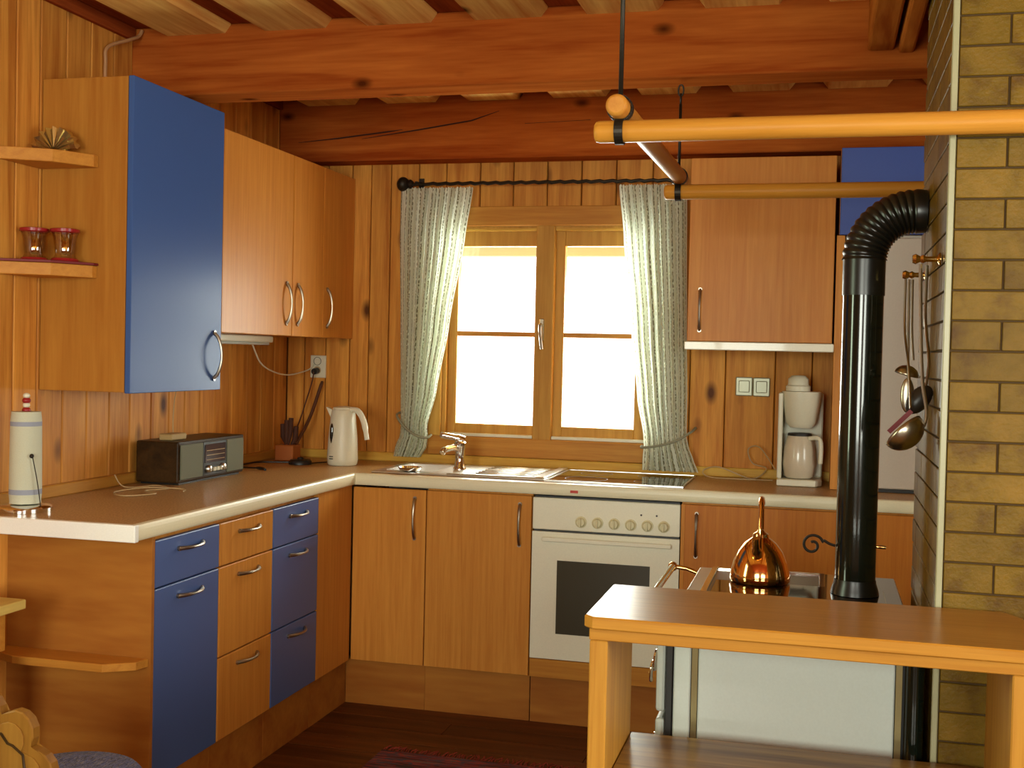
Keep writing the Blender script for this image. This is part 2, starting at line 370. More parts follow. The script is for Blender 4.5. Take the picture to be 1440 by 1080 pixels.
# ================================================================== THE ROOM
RX, RY = 5.2, -7.5     # right wall and rear wall planes
floor = struct(B().box(-0.2, RX + 0.2, RY - 0.2, 0.2, FLOOR - 0.1, FLOOR - 0.02).build('floor', FLOORW))
mesh_cache = {}
y = -0.02; i = 0
while y > -4.4:                                   # floor boards running along x
    w_ = 0.14
    x0 = 0.0; cuts = [0.0, [1.7, 2.6, 1.1][i % 3], [3.9, 4.4, 3.3][i % 3], RX]
    for a, c in zip(cuts, cuts[1:]):
        B().box(a + 0.001, c - 0.001, y - w_ + 0.0015, y - 0.0015, FLOOR - 0.02, FLOOR, 0.0015).build('floor_board', FLOORW, floor)
    y -= w_; i += 1
B().box(0, RX, RY, y, FLOOR - 0.02, FLOOR).build('rear_floor_boards', FLOORW, floor)

# back wall with window hole x .80-1.76, z 1.03-2.02
WX0, WX1, WZ0, WZ1 = 0.795, 1.765, 1.035, 2.025
b = B(); T0, T1 = 0.02, 0.26
b.box(-0.2, WX0, T0, T1, FLOOR, 2.72); b.box(WX1, RX + 0.2, T0, T1, FLOOR, 2.72); b.box(WX0, WX1, T0, T1, FLOOR, WZ0); b.box(WX0, WX1, T0, T1, WZ1, 2.72)
wall_back = struct(b.build('wall_back', PINE_DK))
b = B(); b.box(-0.24, -0.02, -3.24, 0.2, FLOOR, 2.72); b.box(-0.24, -0.02, RY - 0.2, -3.86, FLOOR, 2.72); b.box(-0.24, -0.02, -3.86, -3.24, FLOOR, 0.92); b.box(-0.24, -0.02, -3.86, -3.24, 2.18, 2.72)
wall_left = struct(b.build('wall_left', PINE_DK))
b = B(); LW0, LW1, LZ0, LZ1 = -4.8, -3.0, 0.85, 2.25
b.box(RX, RX + 0.2, LW1, 0.2, FLOOR, 2.72); b.box(RX, RX + 0.2, RY - 0.2, LW0, FLOOR, 2.72); b.box(RX, RX + 0.2, LW0, LW1, FLOOR, LZ0); b.box(RX, RX + 0.2, LW0, LW1, LZ1, 2.72)
wall_right = struct(b.build('wall_right', PINE_L))
b = B(); b.box(-0.2, 0.75, RY - 0.2, RY, FLOOR, 2.72); b.box(2.25, 3.15, RY - 0.2, RY, FLOOR, 2.72); b.box(0.75, 2.25, RY - 0.2, RY, FLOOR, 0.8); b.box(0.75, 2.25, RY - 0.2, RY, 2.3, 2.72); b.box(4.65, RX + 0.2, RY - 0.2, RY, FLOOR, 2.72); b.box(3.15, 4.65, RY - 0.2, RY, FLOOR, 0.8); b.box(3.15, 4.65, RY - 0.2, RY, 2.3, 2.72)
wall_rear = struct(b.build('wall_rear', PINE_L))
ceiling = struct(B().box(-0.2, RX + 0.2, RY - 0.2, 0.2, 2.66, 2.78).build('ceiling', CEIL_U))

# pine panelling, one object per plank (back wall x, left wall y)
def vplank(wall, a0, a1, z0, z1, along):
    b = B()
    if along == 'x': b.box(a0 + 0.002, a1 - 0.002, 0.0, 0.02, z0, z1, 0.004)
    else: b.box(-0.02, 0.0, a0 + 0.002, a1 - 0.002, z0, z1, 0.004)
    b.build('plank', PINE_L, wall)
edges = [0.0, 0.09, 0.2, 0.323, 0.42, 0.52, 0.66, 0.795]
for a, c in zip(edges, edges[1:]): vplank(wall_back, a, c, FLOOR, 2.6, 'x')
edges = [0.795, 0.96, 1.12, 1.28, 1.44, 1.6, 1.765]
for a, c in zip(edges, edges[1:]):
    vplank(wall_back, a, c, FLOOR, WZ0, 'x'); vplank(wall_back, a, c, WZ1, 2.6, 'x')
edges = [1.765, 1.952, 2.108, 2.323, 2.48, 2.65, 2.82, 3.0, 3.18, 3.36, 3.54]
for a, c in zip(edges, edges[1:]): vplank(wall_back, a, c, FLOOR, 2.6, 'x')
B().box(3.54, RX, 0, 0.02, FLOOR, 2.6).build('panelling', PINE_L, wall_back)
edges = [0.0, -0.137, -0.275, -0.414, -0.555, -0.701, -0.833, -0.954, -1.074, -1.204, -1.351, -1.484, -1.622, -1.761, -1.9, -2.02, -2.16, -2.3, -2.44, -2.58, -2.72, -2.86, -3.1]
for a, c in zip(edges, edges[1:]): vplank(wall_left, c, a, FLOOR, 2.6, 'y')

# ceiling: upper boards seen in the gaps, lower boards with bevelled sides
b = B(); x = 0.0
B().box(0, RX, RY, 0, 2.612, 2.66).build('upper_boards', CEIL_U, ceiling)
lower = []
k = 0; x = 0.15
while x < RX - 0.25:
    lower.append((x, x + 0.235)); x += 0.394
for x0, x1 in lower:
    for y0, y1 in ((-4.6, -1.375), (-1.225, -0.135)):
        poly = [(x0, 2.578), (x1, 2.578), (x1 + 0.022, 2.606), (x1 + 0.022, 2.612), (x0 - 0.022, 2.612), (x0 - 0.022, 2.606)]
        B().prism(poly, y0, y1, plane='xz').build('ceiling_board', CEIL_B, ceiling)

def beam_obj(name, x0, x1, y0, y1, z0, z1, m, label, cat='beam', bev=0.008):
    return tag(B().box(x0, x1, y0, y1, z0, z1, bev, 2).build(name, m), label, cat)
beam_obj('ceiling_beam', 0.0, 3.6, -1.375, -1.225, 2.357, 2.612, BEAM_X, 'thick squared reddish pine beam crossing the ceiling above the blue wall cabinet')
b = B(); b.box(0.0, 3.6, -0.13, 0.0, 2.318, 2.612, 0.008, 2)
log = tag(b.build('wall_beam', BEAM_X), 'squared beam with long cracks running along top of window wall', 'beam')
# drying cracks in its face: thin recessed slivers
for pts in ([(0.1, 2.41), (0.3, 2.425), (0.55, 2.45), (0.62, 2.458)], [(0.42, 2.42), (0.7, 2.455), (0.95, 2.49), (1.08, 2.53)], [(1.2, 2.47), (1.5, 2.478)]):
    B().tube([(a, -0.130, c) for a, c in pts], [0.001] + [0.0035] * (len(pts) - 2) + [0.001], 6).build('drying_crack', mat('crack_shadow_wood', rgb(58, 26, 12), 0.9), log)
beam_obj('ceiling_joist', 2.632, 2.712, -4.6, -1.38, 2.415, 2.612, BEAM_Y, 'left one of two joists that meet the main beam above the hanging rack')
beam_obj('ceiling_joist', 2.724, 2.772, -4.6, -1.38, 2.405, 2.612, BEAM_Y, 'right narrow joist running against the chimney at ceiling height')
struct(B().box(0.0, 0.022, -4.6, -1.38, 2.565, 2.612, 0.003).build('trim_1', CEIL_U))
struct(B().box(0.0, 0.022, -1.22, -0.135, 2.565, 2.612, 0.003).build('trim_2', CEIL_U))

# skirting strips above the worktop
struct(B().box(0.022, 3.1, -0.024, 0.0, TOP, TOP + 0.042, 0.004).build('trim_3', PINE_TRIM))
struct(B().box(0.0, 0.022, -2.17, 0.0, TOP, TOP + 0.042, 0.004).build('trim_4', PINE_TRIMY))

# ------------------------------------------------------------------ window
win = thing('window_1', (1.28, 0.0, 0.955), None, None, kind='structure')
# broad casing boards on the wall
for nm, q in (('casing_board', (0.735, 1.825, -0.018, 0.0, WZ1, 2.115)), ('casing_board', (0.735, 1.825, -0.02, 0.0, 0.958, WZ0 + 0.01)),
              ('casing_board', (0.735, WX0, -0.018, 0.0, WZ0 + 0.01, WZ1)), ('casing_board', (WX1, 1.825, -0.018, 0.0, WZ0 + 0.01, WZ1))):
    B().box(*q, 0.003).build(nm, WINW_X if q[1] - q[0] > 0.5 else WINW, win)
b = B(); b.box(WX0, WX1, 0.0, 0.2, WZ0, WZ0 + 0.02); b.box(WX0, WX1, 0.0, 0.2, WZ1 - 0.018, WZ1); b.box(WX0, WX0 + 0.018, 0.0, 0.2, WZ0 + 0.02, WZ1 - 0.018); b.box(WX1 - 0.018, WX1, 0.0, 0.2, WZ0 + 0.02, WZ1 - 0.018)
b.build('window_lining', WINW, win)
def sash(x0, x1, z0, z1, gx0, gx1, gz0, gz1):
    fr = B().box(x0, gx0, 0.03, 0.08, z0, z1, 0.003).box(gx1, x1, 0.03, 0.08, z0, z1, 0.003).box(gx0, gx1, 0.03, 0.08, z0, gz0, 0.003).box(gx0, gx1, 0.03, 0.08, gz1, z1, 0.003).build('window_sash', WINW, win)
    zc = 1.527
    B().box(gx0, gx1, 0.04, 0.07, zc - 0.011, zc + 0.011, 0.002).build('glazing_bar', WINW_X, fr)
    B().box(gx0, gx1, 0.053, 0.057, gz0, zc - 0.011).build('pane', PANE, fr)
    B().box(gx0, gx1, 0.053, 0.057, zc + 0.011, gz1).build('pane', PANE, fr)
SX0, SX1 = WX0 + 0.018, WX1 - 0.018
sash(SX0, 1.276, WZ0 + 0.02, WZ1 - 0.018, 0.855, 1.232, 1.105, 1.935)
sash(1.284, SX1, WZ0 + 0.02, WZ1 - 0.018, 1.366, 1.70, 1.105, 1.935)
for q in ((0.80, 1.236, 1.0475, 1.061), (1.327, 1.76, 1.0475, 1.061)): B().box(q[0], q[1], -0.006, 0.029, q[2], q[3], 0.001).build('sill_highlight', WHITE_P, win)  # pale strip: light on the lower sash ledge is put into its colour
for q in ((0.80, 1.236), (1.327, 1.76)): B().box(q[0], q[1], -0.004, 0.029, 2.003, 2.014, 0.001).build('head_highlight', PINE_TRIM, win)  # light along the upper sash ledge, painted as a cream strip
B().box(1.238, 1.325, -0.012, 0.03, 0.985, 2.085, 0.004).build('mullion', WINW, win)
h = B().box(1.262, 1.284, -0.022, -0.012, 1.50, 1.60, 0.003).build('window_handle', PEWTER, win)
B().tube(smooth_path([(1.273, -0.022, 1.57), (1.273, -0.05, 1.57), (1.275, -0.055, 1.53), (1.283, -0.05, 1.46)]), [0.007] * 19, 8).build('lever', PEWTER, h)

# unseen right and rear windows lighting the room; the rear-left one is added fill
win2 = thing('window_2', (RX + 0.05, -3.9, 0.85), None, None, kind='structure')
for q in ((LW0, LW0 + 0.07, LZ0, LZ1), (LW1 - 0.07, LW1, LZ0, LZ1), (-3.94, -3.86, LZ0 + 0.07, LZ1 - 0.07), (LW0 + 0.07, LW1 - 0.07, LZ0, LZ0 + 0.07), (LW0 + 0.07, LW1 - 0.07, LZ1 - 0.07, LZ1)):
    B().box(RX + 0.03, RX + 0.09, *q, 0.003).build('window_frame', WINW, win2)
win4 = thing('window_4', (-0.08, -3.55, 0.92), None, None, kind='structure')
for q in ((-3.86, -3.80, 0.92, 2.18), (-3.30, -3.24, 0.92, 2.18), (-3.80, -3.30, 0.92, 0.98), (-3.80, -3.30, 2.12, 2.18)):
    B().box(-0.12, -0.06, *q, 0.003).build('window_frame', WINW, win4)
win3 = thing('window_3', (3.9, -7.55, 0.8), None, None, kind='structure')
for q in ((3.15, 3.22, 0.8, 2.3), (4.58, 4.65, 0.8, 2.3), (3.87, 3.93, 0.87, 2.23)): B().box(q[0], q[1], -7.6, -7.53, q[2], q[3], 0.003).build('window_frame', WINW, win3)
for q in ((0.8, 0.87), (2.23, 2.3)): B().box(3.22, 4.58, -7.6, -7.53, q[0], q[1], 0.003).build('window_frame', WINW_X, win3)

win_added = thing('added_rear_window', (1.5, -7.55, 0.8), None, None, kind='structure')  # unseen opening added so more light reaches the oven side
for q in ((0.75, 0.82, 0.8, 2.3), (2.18, 2.25, 0.8, 2.3), (1.47, 1.53, 0.87, 2.23)): B().box(q[0], q[1], -7.6, -7.53, q[2], q[3], 0.003).build('window_frame', WINW, win_added)
for q in ((0.8, 0.87), (2.23, 2.3)): B().box(0.82, 2.18, -7.6, -7.53, q[0], q[1], 0.003).build('window_frame', WINW_X, win_added)

# eave outside
ev = thing('roof_eave', (1.3, 0.7, 2.02), 'pale yellow-green eave boards seen through top of the window', 'eave')
for i in range(5): B().box(-0.6, 3.4, 0.34 + 0.16 * i, 0.495 + 0.16 * i, 2.075 - 0.008 * i, 2.10 - 0.008 * i, 0.003).build('plank', OUT_W, ev)
B().box(-0.6, 3.4, 1.15, 1.19, 1.985, 2.12, 0.004).build('fascia', OUT_W, ev)

# ================================================================== CHIMNEY
CX, CY0, CY1 = 2.785, -2.552, -1.80
ch = thing('chimney', (3.1, -2.2, FLOOR), 'square chimney clad in ochre-brown brick-shaped tiles beside the stove', 'chimney')
B().box(CX, 3.46, CY0, CY1, FLOOR, 2.66).build('chimney_core', GROUT, ch)
row = 0.0661; z0 = FLOOR + 0.002
tl, tj = 0.205, 0.0045
cache = {}
def tile(kind, L, pos):
    key = (kind, round(L, 3))
    if key not in cache:
        bb = B()
        if kind == 'f': bb.box(0, L, -0.0055, 0.001, 0, row - 0.0045, 0.0015)
        else: bb.box(-0.0055, 0.001, 0, L, 0, row - 0.0045, 0.0015)
        bmesh.ops.recalc_face_normals(bb.bm, faces=bb.bm.faces[:])
        me = bpy.data.meshes.new('tile'); bb.bm.to_mesh(me); bb.bm.free(); me.materials.append(TILE); cache[key] = me
    o = bpy.data.objects.new('tile', cache[key]); COL.objects.link(o); o.parent = ch
    o.location = Vector(pos) - wl(ch) + Vector(((random.random() - .5) * 0.0008,) * 3)
nr = 0; z = 1.658 + 0.0035
while z - row > FLOOR + 0.01: z -= row
zz = z
while zz < 2.655:
    phase = round((zz - (1.658 + 0.0035)) / row) % 2
    # front: joint at x=2.896 on even rows, full tile from the corner on the others
    x = 2.791
    segs = ([0.205] if phase == 0 else [0.1]) + [0.205] * 3
    for L in segs:
        L2 = min(L, 3.455 - x)
        if L2 > 0.02: tile('f', L2, (x, CY0, zz))
        x += L + tj
    y = CY0 + 0.006
    segs = ([0.205] if phase else [0.1]) + [0.205] * 3
    for L in segs:
        L2 = min(L, CY1 - y)
        if L2 > 0.02: tile('s', L2, (CX, y, zz))
        y += L + tj
    zz += row
B().box(CX - 0.0105, CX + 0.003, CY0 - 0.0105, CY0 + 0.004, FLOOR, 2.66, 0.002).build('corner_strip', TRIMC, ch)['label'] = 'cream metal corner strip'

# ================================================================== HANDLES
def arc_handle(cx, cy, cz, axis, out, L, parent, m=HANDLE, r=0.0048, d=0.026, up='v'):
    """bow handle: axis = direction of its length, out = direction away from the front"""
    a = Vector(axis); o = Vector(out); c = Vector((cx, cy, cz)); pts = []
    for i in range(13):
        t = i / 12 * 2 - 1
        pts.append(c + a * t * L / 2 + o * (d * (1 - t * t) ** 0.7 + 0.001))
    rr = [r * (1.55 - 0.75 * (1 - abs(i / 12 * 2 - 1))) for i in range(13)]
    bb = B().tube(pts, rr, 8)
    for e in (pts[0], pts[-1]): bb.tube([e - o * 0.0012, e + o * 0.006], r * 1.7, 8)
    return bb.build('handle', m, parent)

# ================================================================== LEFT BASE RUN  (fronts in plane x = .60, facing +x)
FZ0, FZ1 = 0.113, 0.85
def left_unit(name, y0, y1, label, fronts, m, end=False):
    """fronts: list of (z0, z1) from top to bottom"""
    t = thing(name, (0.3, (y0 + y1) / 2, FLOOR), label, 'cabinet', 'base cabinets along the left wall')
    B().box(0.03, 0.578, y0 + 0.001, y1 - 0.001, FZ0, 0.862).build('body', VENEER, t)
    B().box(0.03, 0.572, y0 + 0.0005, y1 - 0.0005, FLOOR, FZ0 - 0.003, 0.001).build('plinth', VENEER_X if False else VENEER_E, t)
    for z0, z1, kind in fronts:
        f = B().box(0.58, 0.60, y0 + 0.0025, y1 - 0.0025, z0 + 0.0015, z1 - 0.0025, 0.0036, 2).build(kind, m, t)
        arc_handle(0.60, (y0 + y1) / 2 + 0.008, z1 - 0.045, (0, 1, 0), (1, 0, 0), 0.145, f)
    return t
Y1, Y2, Y3, Y4 = -2.147, -1.750, -1.352, -0.948
ZD1, ZD2 = 0.702, 0.396
u1 = left_unit('base_cabinet', Y1, Y2, 'base cabinet with blue drawer over tall blue door, nearest the end shelf', [(ZD1, FZ1, 'drawer'), (FZ0, ZD1, 'door')], BLUE)
u2 = left_unit('base_cabinet', Y2, Y3, 'base cabinet with three wood-coloured drawers between two blue units', [(ZD1, FZ1, 'drawer'), (ZD2, ZD1, 'drawer'), (FZ0, ZD2, 'drawer')], VENEER)
u3 = left_unit('base_cabinet', Y3, Y4, 'base cabinet with three blue drawers under the radio end of the worktop', [(ZD1, FZ1, 'drawer'), (ZD2, ZD1, 'drawer'), (FZ0, ZD2, 'drawer')], BLUE)
t = thing('corner_filler', (0.3, -0.77, FLOOR), 'plain wood filler panel in the inner corner beside the blue drawers', 'panel')
B().box(0.03, 0.598, Y4 + 0.002, -0.603, FZ0, 0.862).build('panel', VENEER, t)
B().box(0.03, 0.572, Y4 + 0.001, -0.572, FLOOR, FZ0 - 0.003).build('plinth', VENEER_E, t)

# end panel and open end shelf
es = thing('end_shelf_unit', (0.35, -2.16, FLOOR), 'wood end panel with chamfered open shelf below near end of worktop', 'shelf')
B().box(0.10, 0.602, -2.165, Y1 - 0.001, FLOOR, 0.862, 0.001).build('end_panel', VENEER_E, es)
B().box(0.03, 0.10, -2.160, Y1 - 0.003, FLOOR, 0.862).build('wall_filler', PINE_L, es)
B().prism([(0.035, -2.166), (0.595, -2.166), (0.585, -2.215), (0.505, -2.268), (0.20, -2.268), (0.035, -2.20)], 0.472, 0.497, 0.002).build('shelf_board', VENEER_X, es)
B().prism([(0.035, -2.166), (0.575, -2.166), (0.50, -2.25), (0.035, -2.20)], FLOOR, -0.02, 0.002).build('base_board', VENEER_X, es)

# ================================================================== BACK BASE RUN (fronts in plane y = -.60)
def back_unit(name, x0, x1, label, hx, m=VENEER):
    t = thing(name, ((x0 + x1) / 2, -0.3, FLOOR), label, 'cabinet', 'base cabinets below the window')
    B().box(x0 + 0.001, x1 - 0.001, -0.578, -0.03, FZ0, 0.765 if x0 < 0.7 else 0.862).build('body', VENEER, t)
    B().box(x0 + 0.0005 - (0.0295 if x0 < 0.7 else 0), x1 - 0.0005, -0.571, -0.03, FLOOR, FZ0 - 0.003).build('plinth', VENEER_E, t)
    f = B().box(x0 + 0.002, x1 - 0.002, -0.60, -0.58, FZ0 + 0.001, 0.855, 0.0022).build('door', m, t)
    arc_handle(hx, -0.60, 0.735, (0, 0, 1), (0, -1, 0), 0.17, f)
    return t
back_unit('base_cabinet', 0.602, 0.932, 'narrow wood-fronted base cabinet in the corner left of the sink', 0.882)
back_unit('base_cabinet', 0.932, 1.388, 'wider wood-fronted base cabinet between corner unit and oven', 1.338)
t = back_unit('base_cabinet', 1.997, 2.64, 'wood-fronted base cabinet right of the oven behind the copper kettle', 2.058, REDV)
B().box(1.997, 2.012, -0.603, -0.6, FZ0, 0.855, 0.001).build('side_strip', VENEER, t)
back_unit('base_cabinet', 2.64, 3.1, 'wood-fronted base cabinet mostly hidden behind the black stove pipe', 3.03, REDV)

# oven
ov = thing('oven', (1.692, -0.3, FLOOR), 'cream built-in electric oven with six knobs and dark glass window', 'oven')
OX0, OX1 = 1.392, 1.993
B().box(OX0 + 0.004, OX1 - 0.004, -0.582, -0.03, 0.19, 0.858).build('body', BLACKP, ov)
cp = B().box(OX0, OX1, -0.602, -0.582, 0.722, 0.852, 0.003).build('control_panel', WHITE, ov)
for i, kx in enumerate((1.594, 1.662, 1.730, 1.797, 1.864, 1.930)):
    k = B().lathe([(0.0235, 0), (0.0235, 0.004), (0.019, 0.006), (0.0175, 0.016), (0.015, 0.019), (0.0, 0.0195)], (kx, -0.602, 0.76), 20, (0, -1, 0)).build('knob', KNOBC, cp)
    k2 = B().box(kx - 0.004, kx + 0.004, -0.630, -0.617, 0.742, 0.778, 0.002); k2.build('knob_grip', KNOBC, cp)
for kx in (1.838, 1.900): B().lathe([(0.004, 0), (0.003, 0.003), (0, 0.0035)], (kx, -0.602, 0.802), 10, (0, -1, 0)).build('indicator_lamp', BLACKP, cp)
gx0, gx1, gz0, gz1 = 1.498, 1.878, 0.297, 0.598
b = B().box(OX0, gx0, -0.602, -0.584, 0.192, 0.713).box(gx1, OX1, -0.602, -0.584, 0.192, 0.713).box(gx0, gx1, -0.602, -0.584, gz1, 0.713).box(gx0, gx1, -0.602, -0.584, 0.192, gz0)
od = b.build('door', WHITE, ov)
B().box(gx0, gx1, -0.6005, -0.588, gz0, gz1).build('door_glass', OVENG, od)
B().box(OX0 + 0.045, OX1 - 0.03, -0.628, -0.617, 0.676, 0.694, 0.004, 2).box(OX0 + 0.06, OX0 + 0.085, -0.618, -0.6, 0.678, 0.692).box(OX1 - 0.07, OX1 - 0.045, -0.618, -0.6, 0.678, 0.692).build('door_handle', WHITE, od)
B().box(OX0, OX1, -0.60, -0.03, FZ0, 0.188, 0.0015).build('lower_fascia', VENEER_X, ov)
B().box(OX0, OX1, -0.572, -0.03, FLOOR, FZ0 - 0.003).build('plinth', VENEER_E, ov)

# ================================================================== WORKTOP (one L-shaped slab with cut-out for the sink bowl)
b = B(); ZB = 0.864
BX0, BX1, BY0, BY1 = 0.70, 0.915, -0.47, -0.13
b.mi = 0
def slab(x0, x1, y0, y1): b.box(x0, x1, y0, y1, ZB + 0.0, TOP)
slab(0.002, 0.60, -2.27, -0.001)
slab(0.60, BX0, -0.60, -0.001); slab(BX0, BX1, -0.60, BY0); slab(BX0, BX1, BY1, -0.001); slab(BX1, 3.1, -0.60, -0.001)
b.mi = 1
def nose(poly_axis, a0, a1, edge, sgn):
    # half-round front edge profile
    R = (TOP - ZB) / 2; pr = []
    for i in range(9):
        t = PI / 2 - PI * i / 8; pr.append((edge + sgn * (0.02 * math.cos(t) ** 0.35 if math.cos(t) > 1e-6 else 0), (TOP + ZB) / 2 + R * math.sin(t)))
    if poly_axis == 'x': b.prism(pr, a0, a1, plane='xz')     # extruded along y
    else: b.prism(pr, a0, a1, plane='yz')
nose('x', -2.268, -0.602, 0.60, 1)
nose('y', 0.602, 3.1, -0.60, -1)
b.mi = 2; b.box(0.002, 0.622, -2.290, -2.2685, ZB - 0.0005, TOP + 0.0003, 0.003, 2)
wt = tag(b.build('worktop', [LAMI, CREAM, mat('white_end_strip', rgb(246, 246, 240), 0.3)]), 'L-shaped speckled beige worktop with cream front edge along both walls', 'worktop')
B().box(1.55, 1.582, -0.6215, -0.6195, 0.878, 0.889, 0.0005).build('sticker', REDS, wt)['label'] = 'small red sticker on worktop edge'

# ================================================================== SINK
sk = thing('sink', (1.07, -0.33, TOP), 'stainless steel inset sink with left bowl and ribbed drainer', 'sink')
b = B(); SZ = TOP + 0.001
ox0, ox1, oy0, oy1 = 0.665, 1.425, -0.555, -0.075
b.box(ox0, ox1, oy0, BY0, SZ, SZ + 0.006, 0.002); b.box(ox0, ox1, BY1, oy1, SZ, SZ + 0.006, 0.002); b.box(ox0, BX0, BY0, BY1, SZ, SZ + 0.006); b.box(BX1, ox1, BY0, BY1, SZ, SZ + 0.006)
b.build('rim', STEEL, sk)
b = B(); d = 0.14; g = 0.002
X0, X1, Q0, Q1 = BX0 + g, BX1 - g, BY0 + g, BY1 - g
v = [b.bm.verts.new(p) for p in ((X0, Q0, SZ + .004), (X1, Q0, SZ + .004), (X1, Q1, SZ + .004), (X0, Q1, SZ + .004), (X0 + .02, Q0 + .02, SZ - d), (X1 - .02, Q0 + .02, SZ - d), (X1 - .02, Q1 - .02, SZ - d), (X0 + .02, Q1 - .02, SZ - d))]
for q in ((0, 1, 5, 4), (1, 2, 6, 5), (2, 3, 7, 6), (3, 0, 4, 7), (4, 5, 6, 7)): b.bm.faces.new([v[i] for i in q])
b.build('bowl', STEEL, sk, solid=0.0015)
b = B()
for i in range(8): b.tube([(1.10 + 0.0 * i, -0.50 + 0.05 * i, SZ + 0.0065), (1.36, -0.50 + 0.05 * i, SZ + 0.0065)], 0.004, 6)
b.build('drainer_ribs', STEEL, sk)
B().box(1.385, 1.425, -0.55, -0.08, SZ + 0.006, SZ + 0.014, 0.003).box(1.0, 1.42, -0.553, -0.535, SZ + 0.006, SZ + 0.012, 0.003).build('raised_edge', STEEL, sk)
fc = thing('faucet', (0.985, -0.31, TOP + 0.007), 'chrome single-lever mixer tap standing on the sink in front of window', 'faucet')
fz = TOP + 0.007
B().lathe([(0.028, 0), (0.028, 0.006), (0.023, 0.012), (0.021, 0.05), (0.022, 0.085), (0.027, 0.10), (0.027, 0.118), (0.018, 0.126), (0, 0.128)], (0.985, -0.31, fz), 24).build('faucet_body', CHROME, fc)
B().tube(smooth_path([(0.985, -0.31, fz + 0.085), (0.965, -0.345, fz + 0.098), (0.945, -0.40, fz + 0.092), (0.938, -0.42, fz + 0.078)]), [0.014] * 18 + [0.012], 12).build('spout', CHROME, fc)
B().tube(smooth_path([(1.00, -0.30, fz + 0.128), (0.965, -0.315, fz + 0.14), (0.90, -0.34, fz + 0.152)]), [0.018] * 6 + [0.014] * 6 + [0.007], 12).build('lever', CHROME, fc)
b = B(); b.lathe([(0.03, 0), (0.034, 0.003), (0.03, 0.012), (0.0, 0.014)], (0.80, -0.40, SZ - 0.14), 18)
b.build('drain_plug', CHROME, sk)
ds = thing('soap_dish', (0.825, -0.515, SZ + 0.006), 'small shiny glass dish beside the tap at edge of sink', 'dish')
B().lathe([(0.022, 0), (0.045, 0.008), (0.052, 0.02), (0.048, 0.021), (0.040, 0.011), (0.0, 0.006)], (0.825, -0.512, SZ + 0.006), 24).build('bowl', CHROME, ds)

# hob
hb = thing('hob', (1.71, -0.33, TOP), 'black glass-ceramic hob with thin steel rim in worktop above the oven', 'hob')
B().box(1.437, 1.992, -0.565, -0.085, TOP + 0.001, TOP + 0.006, 0.002).build('glass_plate', BLACKG, hb)
B().box(1.430, 1.437, -0.57, -0.08, TOP + 0.001, TOP + 0.0075).box(1.992, 1.999, -0.57, -0.08, TOP + 0.001, TOP + 0.0075).box(1.437, 1.992, -0.57, -0.565, TOP + 0.001, TOP + 0.0075).box(1.437, 1.992, -0.085, -0.08, TOP + 0.001, TOP + 0.0075).build('rim', STEEL, hb)
for cx, cy, r in ((1.58, -0.44, 0.09), (1.85, -0.44, 0.07), (1.58, -0.2, 0.07), (1.85, -0.2, 0.09)):
    B().lathe([(r, 0), (r, 0.0004), (r - 0.003, 0.0004), (r - 0.003, 0)], (cx, cy, TOP + 0.006), 32, cap=False).build('heating_ring', mat('ring_print', rgb(90, 84, 78), 0.3), hb)

# ================================================================== WALL CABINETS
bc = thing('wall_cabinet', (0.17, -1.59, 1.278), 'tall wall cabinet with large blue door and wooden side on left wall', 'cabinet')
B().box(0.002, 0.320, -1.889, -1.288, 1.279, 2.307, 0.0015).build('body', VENEER_S, bc)
f = B().box(0.322, 0.342, -1.889, -1.289, 1.276, 2.308, 0.002).build('door', BLUE_B, bc)
arc_handle(0.342, -1.345, 1.403, (0, 0, 1), (1, 0, 0), 0.17, f, d=0.034)
# bow of the oval handle lies also towards the hinge side
wc = thing('wall_cabinet', (0.17, -0.98, 1.49), 'wide wood-fronted wall cabinet right beside the blue-doored one', 'cabinet', 'wood-fronted wall cabinets left of the window')
B().box(0.002, 0.318, -1.286, -0.677, 1.492, 2.252, 0.0015).build('body', VENEER, wc)
f = B().box(0.320, 0.340, -1.284, -0.679, 1.490, 2.253, 0.002).build('door', VENEER, wc); arc_handle(0.34, -0.735, 1.625, (0, 0, 1), (1, 0, 0), 0.17, f)
wc = thing('wall_cabinet', (0.17, -0.34, 1.49), 'two-door wood-fronted wall cabinet in the corner by the curtain', 'cabinet', 'wood-fronted wall cabinets left of the window')
B().box(0.002, 0.318, -0.675, -0.002, 1.492, 2.252, 0.0015).build('body', VENEER, wc)
f = B().box(0.320, 0.340, -0.674, -0.362, 1.490, 2.253, 0.002).build('door', VENEER, wc); arc_handle(0.34, -0.625, 1.625, (0, 0, 1), (1, 0, 0), 0.17, f)
f = B().box(0.320, 0.340, -0.358, -0.003, 1.490, 2.253, 0.002).build('door', VENEER, wc); arc_handle(0.34, -0.315, 1.625, (0, 0, 1), (1, 0, 0), 0.17, f)

t = thing('wall_cabinet', (2.27, -0.18, 1.505), 'wood-fronted wall cabinet over the hood between curtain and stove pipe', 'cabinet')
B().box(1.972, 2.556, -0.332, -0.002, 1.507, 2.26, 0.0015).build('body', VENEER, t)
f = B().box(1.974, 2.556, -0.352, -0.334, 1.506, 2.262, 0.002).build('door', wood('reddish_beech_door', (194, 112, 58), (210, 132, 74), 'Z', 0.34, grain=1.6, vary=0.02, stretch=22), t); arc_handle(2.024, -0.352, 1.635, (0, 0, 1), (0, -1, 0), 0.17, f)
t = thing('range_hood', (2.27, -0.2, 1.475), 'slim white pull-out hood under the right wall cabinet', 'hood')
B().box(1.970, 2.56, -0.36, -0.004, 1.476, 1.504, 0.002).build('hood_body', WHITE_C, t)
B().box(1.966, 2.564, -0.378, -0.362, 1.470, 1.504, 0.003).build('visor', WHITE, t)
t = thing('wall_cabinet', (2.78, -0.18, 1.94), 'upper right wall cabinet with blue door above the pipe elbow', 'cabinet')
